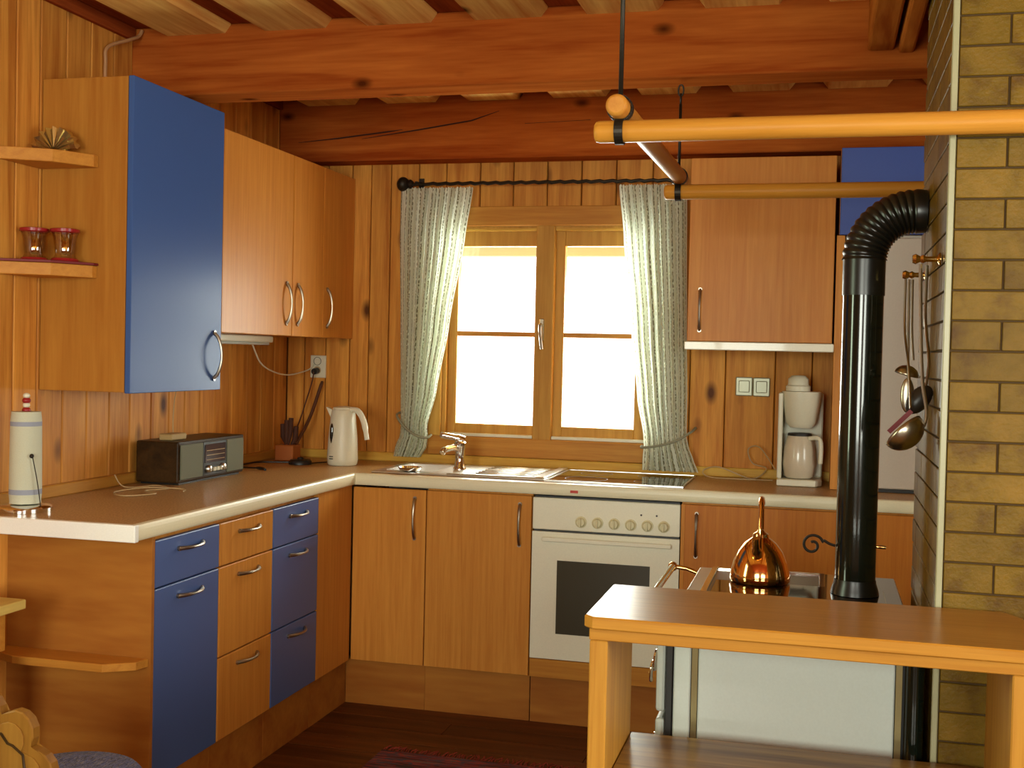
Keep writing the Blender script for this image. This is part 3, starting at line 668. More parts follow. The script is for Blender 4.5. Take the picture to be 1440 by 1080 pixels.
B().box(2.572, 3.1, -0.332, -0.002, 1.946, 2.29, 0.0015).build('body', VENEER, t)
B().box(2.574, 3.098, -0.352, -0.334, 1.944, 2.292, 0.002).build('door', mat('deep_blue_lacquer', rgb(56, 84, 168), 0.4), t)
t = thing('tall_white_cabinet', (2.84, -0.19, TOP), 'tall greyish-white cabinet standing on worktop behind stove pipe and ladles', 'cabinet')
B().box(2.600, 3.1, -0.332, -0.03, TOP + 0.002, 1.942, 0.002).build('body', WHITE_G, t)
B().box(2.606, 3.095, -0.352, -0.334, TOP + 0.015, 1.930, 0.004).build('door', WHITE_G, t)
B().box(2.600, 3.1, -0.350, -0.332, TOP + 0.001, TOP + 0.013).build('base_strip', BLACKP, t)
B().box(2.564, 2.596, -0.345, -0.03, TOP + 0.002, 1.942, 0.001).build('side_board', VENEER, t)

# corner shelves fixed to side of the blue cabinet
def end_shelf(z, label):
    return tag(B().prism([(0.002, -1.891), (0.215, -1.891), (0.215, -1.915), (0.143, -2.03), (0.002, -2.11)], z - 0.040, z, 0.002).build('corner_shelf', VENEER_X, None), label, 'shelf', 'small corner shelves on the wall cabinet side')
end_shelf(2.050, 'upper small chamfered wooden corner shelf under the fan ornament')
end_shelf(1.690, 'lower small chamfered wooden corner shelf with red cloth and glasses')

# ================================================================== THINGS ON THE SHELVES
t = thing('fan_ornament', (0.125, -1.95, 2.05), 'fan-shaped green and gold glass napkin holder on upper corner shelf', 'ornament')
n = 9
for s in range(n):
    a0 = PI * (0.03 + 0.94 * s / n); a1 = PI * (0.03 + 0.94 * (s + 1) / n); am = (a0 + a1) / 2; R = 0.078
    b = B(); c = Vector((0.100, -1.955, 2.056)); P = lambda r, a, dy: c + Vector((r * math.cos(a), dy, r * math.sin(a) * 0.95))
    v = [b.bm.verts.new(q) for q in (P(0.01, am, -0.012), P(R, a0, -0.004), P(R * 1.06, am, -0.018), P(R, a1, -0.004), P(0.01, am, 0.012), P(R, a0, 0.006), P(R * 1.06, am, 0.018), P(R, a1, 0.006))]
    for q in ((0, 1, 2), (0, 2, 3), (4, 6, 5), (4, 7, 6), (0, 4, 5, 1), (0, 3, 7, 4), (1, 5, 6, 2), (2, 6, 7, 3)): b.bm.faces.new([v[i] for i in q])
    b.build('segment', ORN, t)
B().box(0.045, 0.155, -1.98, -1.93, 2.051, 2.057, 0.002).build('foot', ORN, t)

cl = tag(B().prism([(0.004, -1.893), (0.222, -1.893), (0.222, -1.918), (0.148, -2.038), (0.004, -2.118)], 1.6905, 1.6985, 0.001).build('shelf_cloth', REDC), 'dark red cloth spread on the lower corner shelf', 'cloth')
gl = []
for cx, cy, lb in ((0.048, -1.985, 'stemmed glass dish with red rim on lower corner shelf, nearer the wall'), (0.140, -1.955, 'stemmed glass dish with red rim on lower corner shelf, nearer the blue door')):
    t = thing('glass_cup', (cx, cy, 1.699), lb, 'glass', 'glass cups on the lower corner shelf')
    z = 1.699
    B().lathe([(0.036, 0.011), (0.030, 0.022), (0.032, 0.04), (0.036, 0.075), (0.041, 0.092), (0.038, 0.092), (0.033, 0.075), (0.029, 0.04), (0.027, 0.026), (0, 0.022)], (cx, cy, z), 20, cap=False).build('bowl', CUPG, t)
    B().lathe([(0.041, 0.092), (0.046, 0.095), (0.046, 0.104), (0.040, 0.106), (0.038, 0.094), (0.041, 0.092)], (cx, cy, z), 20, cap=False).build('rim', REDG, t)
    B().lathe([(0.042, 0.0), (0.044, 0.004), (0.040, 0.010), (0.0, 0.011)], (cx, cy, z), 20).build('foot', REDG, t)
    B().sphere((cx, cy, z + 0.045), 0.015, (1, 1, 1.6)).build('candle', BRASS, t)

# ================================================================== ON THE WORKTOP, LEFT
t = thing('paper_towel_holder', (0.150, -2.15, TOP), 'white paper towel roll on steel stand at the near end of worktop', 'paper towel')
px, py = 0.150, -2.15
B().lathe([(0.080, 0.0), (0.080, 0.012), (0.074, 0.018), (0.03, 0.022), (0, 0.022)], (px, py, TOP + 0.001), 32).build('base', CHROME, t)
B().tube([(px, py, TOP + 0.02), (px, py, TOP + 0.315)], 0.008, 10).build('rod', CHROME, t)
b = B()
b.mi = 0; b.lathe([(0.020, 0), (0.046, 0), (0.046, 0.010), (0.048, 0.028)], (px, py, TOP + 0.026), 32, cap=False)
b.mi = 1; b.lathe([(0.048, 0.028), (0.048, 0.044)], (px, py, TOP + 0.026), 32, cap=False)
b.mi = 0; b.lathe([(0.048, 0.044), (0.046, 0.238)], (px, py, TOP + 0.026), 32, cap=False)
b.mi = 1; b.lathe([(0.046, 0.238), (0.046, 0.252)], (px, py, TOP + 0.026), 32, cap=False)
b.mi = 0; b.lathe([(0.046, 0.252), (0.043, 0.282), (0.020, 0.283), (0.020, 0)], (px, py, TOP + 0.026), 32, cap=False)
b.build('paper_roll', [PAPER, PAPER_B], t)
for i, (z, m) in enumerate(((0.312, REDG), (0.328, WHITE_P), (0.342, REDG), (0.357, WHITE_P))): B().sphere((px, py, TOP + z), 0.013 if i % 2 == 0 else 0.011, (1, 1, 0.8), 14, 8).build('bead', m, t)
B().tube(smooth_path([(px + 0.07, py - 0.02, TOP + 0.02), (px + 0.062, py - 0.028, TOP + 0.10), (px + 0.050, py - 0.034, TOP + 0.17)]), 0.0016, 6).sphere((px + 0.048, py - 0.036, TOP + 0.175), 0.007, u=10, v=8).build('clamp_wire', IRON, t)

# radio
rd = thing('radio', (0.12, -1.04, TOP), 'old table radio with dark case, speaker cloth and dial on left worktop', 'radio')
ya, yb = -1.352, -0.835; xf = 0.208; xb = 0.03; rz0, rz1 = TOP + 0.008, TOP + 0.163
B().box(xb, xf, ya, yb, rz0, rz1, 0.006, 2).build('case', DARKW, rd)
B().box(xb + 0.01, xf - 0.01, ya + 0.02, yb - 0.02, TOP + 0.0005, rz0).build('foot', BLACKP, rd)
B().box(xf, xf + 0.006, ya + 0.012, ya + 0.175, rz0 + 0.012, rz1 - 0.012, 0.002).build('speaker_cloth', GREYSP, rd)
B().box(xf, xf + 0.006, yb - 0.15, yb - 0.012, rz0 + 0.012, rz1 - 0.012, 0.002).build('speaker_cloth', GREYSP, rd)
B().box(xf, xf + 0.004, ya + 0.18, yb - 0.155, rz0 + 0.012, rz1 - 0.012, 0.001).build('control_panel', BLACKP, rd)
dl = B().box(xf + 0.004, xf + 0.007, ya + 0.19, yb - 0.165, rz0 + 0.062, rz1 - 0.022, 0.001).build('dial', DIAL, rd)
for q in range(3): B().box(xf + 0.007, xf + 0.0075, ya + 0.20, yb - 0.175, rz0 + 0.072 + q * 0.018, rz0 + 0.074 + q * 0.018).build('dial_line', CORD, dl)
for ky in (ya + 0.215, yb - 0.19): B().lathe([(0.015, 0), (0.014, 0.012), (0.011, 0.015), (0, 0.016)], (xf + 0.004, ky, rz0 + 0.038), 18, (1, 0, 0)).build('tuning_knob', STEEL, rd)
for q in range(4): B().box(xf + 0.004, xf + 0.013, ya + 0.25 + 0.028 * q, ya + 0.268 + 0.028 * q, rz0 + 0.026, rz0 + 0.042, 0.002).build('push_button', WHITE_P, rd)
sp = tag(B().box(0.10, 0.155, -1.31, -1.20, rz1 + 0.001, rz1 + 0.025, 0.004).build('transistor_box', SPONGE), 'small tan box lying on top of the radio', 'box')
tag(B().tube(smooth_path([(0.12, -1.22, 1.275), (0.11, -1.22, 1.22), (0.115, -1.235, 1.15), (0.125, -1.25, rz1 + 0.027)]), 0.0022, 6).build('cable', CORD), 'thin pale cord hanging from blue cabinet down to tan box', 'cable')
tag(B().tube(smooth_path([(0.05, -1.52, TOP + 0.05), (0.08, -1.50, TOP + 0.005), (0.16, -1.42, TOP + 0.006), (0.24, -1.47, TOP + 0.004), (0.20, -1.56, TOP + 0.004), (0.28, -1.62, TOP + 0.004), (0.22, -1.72, TOP + 0.004), (0.13, -1.64, TOP + 0.004), (0.17, -1.50, TOP + 0.007), (0.29, -1.46, TOP + 0.004), (0.33, -1.52, TOP + 0.004)]), 0.0025, 6).build('loose_cable', CORD), 'tangle of thin pale cable lying on worktop left of the radio', 'cable')
tag(B().tube(smooth_path([(0.24, -0.70, TOP + 0.005), (0.20, -0.66, TOP + 0.006), (0.12, -0.66, TOP + 0.006), (0.07, -0.60, TOP + 0.006), (0.06, -0.42, TOP + 0.006), (0.16, -0.36, TOP + 0.006), (0.22, -0.34, TOP + 0.006)]), [0.006] * 8 + [0.0035] * 29, 6).build('power_cable', BLACKP), 'black power cable between the radio and the corner of worktop', 'cable')

# utensil pot in the corner
t = thing('utensil_pot', (0.118, -0.22, TOP), 'square wooden pot with dark kitchen brushes in worktop corner', 'utensil pot')
B().box(0.07, 0.162, -0.265, -0.175, TOP + 0.001, TOP + 0.075, 0.005).build('pot', TERRA, t)
for i, (dx, dy, h) in enumerate(((-0.02, 0.01, 0.17), (0.0, -0.015, 0.19), (0.022, 0.012, 0.16), (0.012, -0.01, 0.20))):
    B().tube([(0.116 + dx * 0.5, -0.22 + dy, TOP + 0.07), (0.116 + dx * 1.4, -0.22 + dy, TOP + h - 0.06), (0.116 + dx * 1.6, -0.22 + dy, TOP + h)], [0.006, 0.014, 0.012], 8).build('brush', mat('dark_brown_bristle', rgb(74, 38, 20), 0.8), t)
t = thing('wooden_spoon', (0.17, -0.12, TOP + 0.07), 'dark wooden spoon leaning against window wall above the pot', 'spoon')
tag(t)
B().tube(smooth_path([(0.152, -0.21, TOP + 0.077), (0.172, -0.10, TOP + 0.20), (0.2, -0.03, TOP + 0.37)]), [0.008] * 12 + [0.006], 8).build('handle', CORD_B, t)
t = thing('kettle_stand', (0.245, -0.36, TOP), 'round black power base lying left of the white kettle', 'power base')
B().lathe([(0.052, 0), (0.052, 0.012), (0.045, 0.02), (0.015, 0.022), (0.012, 0.03), (0, 0.031)], (0.245, -0.36, TOP + 0.001), 26).build('base', BLACKP, t)
B().tube(smooth_path([(0.29, -0.34, TOP + 0.005), (0.33, -0.25, TOP + 0.005), (0.40, -0.16, TOP + 0.005)]), 0.003, 6).build('cord', BLACKP, t)

# white kettle
t = thing('electric_kettle', (0.425, -0.30, TOP), 'white plastic jug kettle on corner of worktop left of the curtain', 'kettle')
kx, ky = 0.425, -0.30
b = B(); b.lathe([(0.062, 0.0), (0.068, 0.006), (0.070, 0.03), (0.066, 0.12), (0.058, 0.21), (0.053, 0.245), (0.048, 0.252)], (kx, ky, TOP + 0.001), 32, cap=True)
kb = b.build('kettle_body', WHITE_P, t)
B().lathe([(0.048, 0), (0.046, 0.008), (0.02, 0.014), (0, 0.015)], (kx, ky, TOP + 0.2535), 32).build('lid', WHITE_P, t)
B().prism([(kx - 0.050, 0.205 + TOP), (kx - 0.078, 0.262 + TOP), (kx - 0.045, 0.25 + TOP)], ky - 0.016, ky + 0.016, plane='xz').build('spout', WHITE_P, t)
B().tube(smooth_path([(kx + 0.035, ky - 0.012, TOP + 0.252), (kx + 0.075, ky - 0.012, TOP + 0.248), (kx + 0.105, ky - 0.012, TOP + 0.20), (kx + 0.122, ky - 0.012, TOP + 0.12)]), [0.012] * 5 + [0.0135] * 10 + [0.011] * 4, 12).build('handle', WHITE_P, t)
B().sphere((kx - 0.030, ky - 0.0575, TOP + 0.145), 0.01, (0.9, 0.6, 4.6), 12, 12).build('water_gauge', BLACKG, t)
for q in (0.03, 0.04): B().box(kx - 0.036, kx - 0.018, ky - 0.0675, ky - 0.058, TOP + q, TOP + q + 0.004).build('print_line', BLACKP, t)

# under-cabinet lamp, cord, sockets
t = thing('strip_light', (0.12, -0.75, 1.455), 'slim white strip lamp under the wooden wall cabinets', 'lamp')
B().box(0.09, 0.15, -1.20, -0.46, 1.462, 1.490, 0.004).build('housing', WHITE_P, t)
B().box(0.097, 0.143, -1.18, -0.48, 1.450, 1.462, 0.004).build('diffuser', WHITE_C, t)
def sock(x0, x1, z0, z1, label, m, n):
    t = thing('wall_socket', ((x0 + x1) / 2, 0, z0), label, 'socket')
    B().box(x0, x1, -0.012, 0.0, z0, z1, 0.003).build('plate', m, t)
    return t
t = sock(0.128, 0.208, 1.300, 1.408, 'white double wall socket with black plug above the white kettle', WHITE_P, 2)
B().lathe([(0.020, 0), (0.020, 0.0015), (0.018, 0.0015), (0.018, 0)], (0.165, -0.012, 1.380), 20, (0, -1, 0), cap=False).build('socket_ring', BLACKP, t)
B().lathe([(0.019, 0), (0.019, 0.002), (0, 0.002)], (0.165, -0.012, 1.336), 20, (0, -1, 0)).build('socket_ring', CORD, t)
tag(B().tube([(0.165, -0.0145, 1.334), (0.165, -0.05, 1.330)], 0.015, 12).build('plug', BLACKP), 'black plug in lower half of white socket', 'plug')
tag(B().tube(smooth_path([(0.13, -0.62, 1.45), (0.12, -0.5, 1.36), (0.11, -0.25, 1.315), (0.13, -0.05, 1.335), (0.150, -0.018, 1.365)]), 0.0035, 6).build('lamp_cord', WHITE_P), 'white cord hanging in an arc from strip lamp to socket', 'cable')
tag(B().tube(smooth_path([(0.165, -0.052, 1.328), (0.155, -0.055, 1.27), (0.11, -0.06, 1.12), (0.07, -0.06, 1.0), (0.12, -0.09, TOP + 0.008), (0.22, -0.20, TOP + 0.007)]), 0.0035, 6).build('flex', CORD_B), 'brown cord running from socket down to worktop corner', 'cable')
t = thing('switch_plate', (2.228, 0, 1.273), 'double metallic grey switch plate on wall under the hood', 'switch')
B().box(2.155, 2.228, -0.013, 0.0, 1.274, 1.357, 0.004).build('plate', SOCK_M, t); B().box(2.230, 2.303, -0.013, 0.0, 1.273, 1.356, 0.004).build('plate', SOCK_M, t)
B().box(2.168, 2.216, -0.018, -0.013, 1.290, 1.342, 0.003).build('rocker', SOCK_M, t); B().box(2.243, 2.291, -0.018, -0.013, 1.289, 1.341, 0.003).build('rocker', SOCK_M, t)

# coffee maker
t = thing('coffee_maker', (2.44, -0.20, TOP), 'white filter coffee maker with pale jug on worktop beside stove pipe', 'coffee maker')
cx, cy = 2.437, -0.20; z = TOP
B().prism([(cx - 0.085, cy - 0.10), (cx + 0.07, cy - 0.10), (cx + 0.095, cy - 0.05), (cx + 0.095, cy + 0.10), (cx - 0.085, cy + 0.10)], z + 0.002, z + 0.030, 0.004).build('base', WHITE_P, t)
B().box(cx - 0.087, cx + 0.094, cy + 0.045, cy + 0.115, z + 0.030, z + 0.385, 0.006).build('water_tank', WHITE_P, t)
B().box(cx - 0.087, cx - 0.068, cy - 0.07, cy + 0.045, z + 0.030, z + 0.385, 0.004).build('side_wall', WHITE_P, t)
B().lathe([(0.045, 0), (0.062, 0.02), (0.074, 0.09), (0.080, 0.138), (0.080, 0.15), (0.0, 0.151)], (cx + 0.006, cy - 0.03, z + 0.242), 30).build('filter_holder', WHITE_P, t)
B().lathe([(0.05, 0), (0.05, 0.02), (0.043, 0.026), (0.042, 0.05), (0.028, 0.064), (0, 0.066)], (cx - 0.01, cy - 0.02, z + 0.3935), 26).build('lid', WHITE_P, t)
jg = B().lathe([(0.050, 0), (0.060, 0.008), (0.068, 0.06), (0.062, 0.13), (0.050, 0.17), (0.048, 0.175)], (cx + 0.002, cy - 0.035, z + 0.033), 28).build('jug', mat('white_thermos_jug', rgb(212, 200, 176), 0.25, coat=0.4), t)
B().lathe([(0.05, 0), (0.048, 0.010), (0, 0.011)], (cx + 0.002, cy - 0.035, z + 0.2085), 24).build('jug_lid', BLACKP, t)
B().tube(smooth_path([(cx + 0.04, cy - 0.07, z + 0.20), (cx + 0.085, cy - 0.095, z + 0.195), (cx + 0.088, cy - 0.10, z + 0.10)]), 0.0095, 8).build('jug_handle', WHITE_P, t)
tag(B().tube(smooth_path([(2.34, -0.12, TOP + 0.05), (2.27, -0.07, TOP + 0.14), (2.22, -0.06, TOP + 0.13), (2.24, -0.06, TOP + 0.07), (2.30, -0.07, TOP + 0.05), (2.24, -0.1, TOP + 0.006), (2.1, -0.1, TOP + 0.05), (2.03, -0.08, TOP + 0.03), (2.06, -0.10, TOP + 0.005), (2.2, -0.14, TOP + 0.006), (2.33, -0.13, TOP + 0.006)]), 0.003, 6).build('coiled_cable', CORD), 'loops of thin cable beside the coffee maker', 'cable')

# ================================================================== CURTAINS
def curtain(x_of, ytop, zs, label, cords, seed):
    """x_of(t, s): left/right edges by height fraction; folds as a sine wave"""
    rnd = random.Random(seed); b = B(); bm = b.bm; uvl = bm.loops.layers.uv.new('UVMap')
    NU, NV = 132, 56; z1, z0 = zs; grid = []
    ph = [rnd.uniform(0, 6.28) for _ in range(4)]
    for j in range(NV + 1):
        t = j / NV; zz = z1 + (z0 - z1) * t; l, r, amp, bunch = x_of(t); rowv = []
        for i in range(NU + 1):
            s = i / NU
            wv = math.sin(2 * PI * 8.0 * s + ph[0] + 0.5 * math.sin(3 * t + ph[1])) + 0.45 * math.sin(2 * PI * 13.0 * s + ph[2] + t * 1.5)
            x = l + (r - l) * (s + 0.012 * math.sin(2 * PI * 8 * s + ph[3]))
            yy = ytop + amp * wv + bunch * (s - 0.5) ** 2
            ruf = 0.008 * abs(math.sin(2 * PI * 16 * s)) * max(0, 1 - t * 30)
            rowv.append(bm.verts.new((x, yy, zz + ruf)))
        grid.append(rowv)
    W = 0.95
    for j in range(NV):
        for i in range(NU):
            f = bm.faces.new((grid[j][i], grid[j][i + 1], grid[j + 1][i + 1], grid[j + 1][i])); f.smooth = True
            for lp, (a, c) in zip(f.loops, ((i, j), (i + 1, j), (i + 1, j + 1), (i, j + 1))): lp[uvl].uv = (a / NU * W, c / NV * (z1 - z0))
    t_ = thing('curtain', ((x_of(0)[0] + x_of(0)[1]) / 2, ytop, z0), label, 'curtain', 'sprig striped curtains at the kitchen window')
    b.build('cloth', CURT, t_)
    tb = B(); pts = cords
    tb.tube(smooth_path(pts), 0.006, 6); tb.build('tieback', mat('grey_green_tie', rgb(138, 136, 112), 0.8), t_)
    return t_
def lerp_tab(tab, t):
    for (a, *va), (c, *vc) in zip(tab, tab[1:]):
        if a <= t <= c: k = (t - a) / (c - a); k = k * k * (3 - 2 * k) * 0.4 + k * 0.6; return [p + (q - p) * k for p, q in zip(va, vc)]
    return list(tab[-1][1:])
ZT, ZBt = 2.190, 0.945
TABL = [(0.0, 0.600, 0.950, 0.010, 0), (0.17, 0.598, 0.918, 0.013, 0), (0.5, 0.610, 0.850, 0.014, 0), (0.75, 0.618, 0.795, 0.012, 0), (0.885, 0.622, 0.752, 0.010, 0), (0.92, 0.620, 0.757, 0.010, 0), (0.96, 0.598, 0.752, 0.012, 0), (1.0, 0.588, 0.722, 0.013, 0)]
TABR = [(0.0, 1.630, 1.930, 0.010, 0), (0.17, 1.655, 1.935, 0.013, 0), (0.5, 1.700, 1.945, 0.014, 0), (0.75, 1.735, 1.955, 0.012, 0), (0.875, 1.765, 1.955, 0.010, 0), (0.91, 1.768, 1.965, 0.010, 0), (0.96, 1.765, 1.990, 0.013, 0), (1.0, 1.765, 2.012, 0.015, 0)]
curtain(lambda t: lerp_tab(TABL, t), -0.085, (ZT, ZBt), 'left curtain, sheer with sprig stripes, gathered beside the white kettle', [(0.602, -0.01, 1.15), (0.606, -0.09, 1.135), (0.66, -0.117, 1.08), (0.72, -0.117, 1.045), (0.762, -0.10, 1.04), (0.765, -0.06, 1.05)], 3)
curtain(lambda t: lerp_tab(TABR, t), -0.085, (ZT, ZBt - 0.01), 'right curtain, sheer with sprig stripes, hanging beside the orange-wood cabinet', [(1.985, -0.012, 1.125), (1.972, -0.09, 1.11), (1.91, -0.117, 1.07), (1.83, -0.117, 1.045), (1.762, -0.10, 1.035), (1.755, -0.06, 1.04)], 5)
t = thing('curtain_rod', (1.25, -0.085, 2.19), 'dark twisted iron curtain rod with ball end above the window', 'curtain rod')
pts = [(0.62 + 0.02 * i, -0.085 + 0.003 * math.cos(i * 2.1), 2.213 + 0.003 * math.sin(i * 2.1)) for i in range(66)]
B().tube(pts, 0.008, 8).build('rod', IRON, t)
B().sphere((0.612, -0.085, 2.213), 0.034, (0.9, 1, 1), 14, 10).lathe([(0.02, 0), (0.022, 0.01), (0.014, 0.02)], (0.64, -0.085, 2.213), 12, (1, 0, 0)).build('finial', IRON, t)
for bx in (0.675, 1.905): B().box(bx - 0.006, bx + 0.006, -0.085, 0.0, 2.217, 2.226).box(bx - 0.012, bx + 0.012, -0.008, 0.0, 2.19, 2.25).build('bracket', IRON, t)

# ================================================================== STOVE
st = thing('wood_stove', (2.455, -2.09, FLOOR), 'white enamelled wood-burning cooking stove standing against the tiled chimney', 'stove')
sx0, sx1, sy0, sy1, szt = 2.185, 2.745, -2.50, -1.668, 0.80
B().box(sx0 + 0.012, sx1 - 0.004, sy0 + 0.012, sy1 - 0.012, FLOOR + 0.06, szt - 0.035).build('body', BLACKP, st)
B().box(sx0 + 0.03, sx1 - 0.02, sy0 + 0.03, sy1 - 0.03, FLOOR, FLOOR + 0.06).build('plinth', BLACKP, st)
tp = B().box(sx0 - 0.008, sx1, sy0 - 0.006, sy1, szt - 0.033, szt - 0.004, 0.003).build('top_frame', STEEL, st)
B().box(2.235, 2.53, sy0 + 0.05, -1.715, szt - 0.004, szt + 0.001, 0.001).build('hotplate', CASTI, tp)
B().box(2.53, sx1 - 0.004, sy0 + 0.01, sy1 - 0.012, szt - 0.004, szt + 0.001, 0.001).box(2.21, 2.53, sy0 + 0.02, sy0 + 0.05, szt - 0.004, szt + 0.001).build('black_plate', BLACKG, tp)
b = B(); b.box(2.218, 2.235, -2.45, -1.70, szt - 0.004, szt + 0.006, 0.001); b.box(2.53, 2.545, -1.93, -1.70, szt, szt + 0.006, 0.001); b.box(2.235, 2.53, -1.715, -1.70, szt - 0.004, szt + 0.006, 0.001)
b.build('plate_rim', CHROME, tp)
B().box(2.245, 2.70, -2.44, -1.915, szt + 0.001, szt + 0.007, 0.002).build('hot_zone', BLACKG, tp)
# side cladding facing the camera
yf = sy0
B().box(2.200, 2.240, yf, yf + 0.012, FLOOR + 0.10, szt - 0.035, 0.003).build('corner_panel', WHITE_C, st)
B().box(2.242, 2.256, yf + 0.004, yf + 0.012, FLOOR + 0.06, szt - 0.035).build('edge_strip', OLIVE, st)
B().box(2.258, 2.700, yf - 0.002, yf + 0.012, FLOOR + 0.10, szt - 0.045, 0.003).build('side_panel', WHITE_C, st)
B().box(2.702, 2.716, yf + 0.002, yf + 0.012, FLOOR + 0.06, szt - 0.035).build('edge_strip', OLIVE, st)
B().tube([(2.742, yf - 0.004, FLOOR), (2.742, yf - 0.004, szt - 0.034)], 0.021, 14).build('corner_tube', PIPE, st)
# front with doors facing the cooking aisle
B().box(sx0 - 0.003, sx0 + 0.012, sy0, sy1, FLOOR + 0.06, szt - 0.035, 0.001).build('front_plate', BLACKP, st)
for y0, y1, z0, z1 in ((-2.49, -2.22, 0.585, 0.755), (-2.49, -2.22, 0.36, 0.57), (-2.20, -1.68, 0.30, 0.755), (-2.49, -1.68, 0.02, 0.28)):
    d_ = B().box(sx0 - 0.028, sx0 - 0.005, y0, y1, z0, z1, 0.008, 2).build('door', WHITE_C, st)
    if y0 < -2.3 and z0 > 0.3:
        cxh, czh = sx0 - 0.03, (z0 + z1) / 2 + 0.02
        pts = [(cxh - 0.006 - 0.012 * i / 10, y0 + 0.08 + 0.016 * math.cos(i * 0.9), czh + 0.016 * math.sin(i * 0.9) + 0.012 - 0.004 * i) for i in range(16)]
        B().tube(smooth_path(pts, 3), 0.0045, 8).build('spiral_handle', CHROME, d_)
# towel rail
B().tube([(2.098, -2.42, szt - 0.002), (2.098, -1.69, szt - 0.002)], 0.0105, 14).build('rail', CHROME, st)
for yy in (-2.36, -1.70): B().tube([(2.098, yy, szt - 0.002), (2.14, yy, szt - 0.006), (sx0 - 0.004, yy, szt - 0.02)], 0.007, 10).sphere((2.098, yy, szt - 0.002), 0.0145).build('rail_bracket', BRASS, st)

# stove pipe with ribbed elbow into the chimney
pp = thing('stove_pipe', (2.622, -1.99, szt), 'black enamelled stove pipe with ribbed elbow entering the tiled chimney', 'stove pipe')
PX, PY, PR = 2.622, -1.99, 0.0535
B().tube([(PX, PY, szt + 0.009), (PX, PY, 0.90), (PX, PY, 1.615)], PR, 40).build('pipe', PIPE, pp)
B().tube([(PX, PY, 1.61), (PX, PY, 1.72)], PR + 0.002, 40).build('sleeve', PIPE_F, pp)
B().lathe([(PR + 0.010, 0), (PR + 0.008, 0.012), (PR + 0.002, 0.03), (PR + 0.001, 0.04)], (PX, PY, szt + 0.0085), 36, cap=False).build('collar', PIPE_F, pp)
zc = 1.705; RR = CX - 0.012 - PX - 0.022; pts, rs = [], []
K = 13
for i in range(K * 4 + 1):
    a = (PI / 2) * i / (K * 4)
    pts.append((PX + RR * (1 - math.cos(a)), PY, zc + RR * math.sin(a)))
    rs.append(PR + 0.0035 + 0.0022 * (1 if i % 4 == 0 else (-1 if i % 4 == 2 else 0.3)))
pts.append((CX - 0.009, PY, zc + RR)); rs.append(PR + 0.003)
B().tube(pts, rs, 40).build('ribbed_elbow', PIPE_F, pp)
# spiral damper handle
hz = 0.938
sp_ = [(PX - PR, PY - 0.012, hz - 0.002), (PX - PR - 0.015, PY - 0.012, hz + 0.002), (PX - PR - 0.03, PY - 0.012, hz + 0.010)]
for i in range(20):
    a = 0.3 + i * 0.42; r = 0.030 * (1 - i / 26)
    sp_.append((PX - PR - 0.060 + r * math.cos(a), PY - 0.012, hz - 0.004 + r * math.sin(a)))
B().tube(smooth_path(sp_, 3), 0.0038, 8).build('spiral_damper_handle', IRON, pp)
B().tube([(PX + PR - 0.003, PY, hz), (PX + PR + 0.012, PY, hz), (PX + PR + 0.024, PY, hz - 0.001)], [0.004, 0.0055, 0.0045], 10).build('damper_pin', BRASS, pp)

# copper kettle
t = thing('copper_kettle', (2.365, -1.96, szt + 0.007), 'polished copper dome kettle with upright ring handle on the wood stove', 'kettle')
kx, ky, kz = 2.367, -1.90, szt + 0.008
B().lathe([(0.081, 0.0), (0.0845, 0.006), (0.0825, 0.025), (0.075, 0.055), (0.061, 0.086), (0.044, 0.108), (0.028, 0.121), (0.022, 0.125)], (kx, ky, kz), 40).build('kettle_body', COPPER, t)
B().lathe([(0.024, 0), (0.022, 0.008), (0.012, 0.014), (0.008, 0.020), (0, 0.022)], (kx, ky, kz + 0.1255), 24).build('lid', BRASS, t)
B().tube(smooth_path([(kx, ky - 0.055, kz + 0.098), (kx, ky - 0.058, kz + 0.15), (kx, ky - 0.035, kz + 0.215), (kx, ky, kz + 0.232), (kx, ky + 0.035, kz + 0.215), (kx, ky + 0.058, kz + 0.15), (kx, ky + 0.055, kz + 0.098)]), [0.0055] * 12 + [0.008] * 13 + [0.0055] * 12, 12).build('handle', COPPER, t)
B().tube(smooth_path([(kx - 0.006, ky - 0.060, kz + 0.080), (kx - 0.008, ky - 0.085, kz + 0.105), (kx - 0.010, ky - 0.098, kz + 0.135)]), [0.014] * 6 + [0.010] * 6 + [0.009], 14).build('spout', BRASS, t)

# ================================================================== COUNTER SHELF IN FRONT OF THE STOVE
ct = thing('counter_table', (2.48, -2.75, FLOOR), 'honey-coloured wooden bar counter with shelf in front of the stove', 'counter')
ca, cb, cyf, cyb = 2.062, 2.945, -2.935, -2.572
b = B(); R = 0.02
poly = [(ca + R, cyf), (cb - 0.02, cyf), (cb, cyf + 0.02), (cb, cyb - 0.06), (cb - 0.03, cyb), (ca + 0.005, cyb), (ca, cyb - 0.005), (ca, cyf + R)]
b.mi = 0; b.prism(poly, 0.874, 0.900, 0.003)
for f in b.bm.faces:
    if abs(f.normal.z) < 0.5 and f.calc_center_median().z < 0.9: f.material_index = 1
b.bm.normal_update()
for f in b.bm.faces: f.material_index = 0 if f.normal.z > 0.9 else 1
b.build('counter_top', [COUNTER, COUNTER_EDGE], ct)
B().box(ca + 0.012, cb - 0.012, cyf + 0.01, cyf + 0.035, 0.850, 0.874, 0.002).build('apron', COUNTER_EDGE, ct)
B().box(ca + 0.014, ca + 0.045, cyf + 0.036, cyb - 0.01, 0.842, 0.874).build('rail', COUNTER_EDGE, ct)
ew = wood('counter_side_wood', (178, 112, 50), (206, 140, 70), 'Z', 0.4, vary=0.02, stretch=20)
B().box(ca + 0.013, ca + 0.050, cyf + 0.012, cyb - 0.008, FLOOR, 0.850, 0.003).build('side_panel', ew, ct)
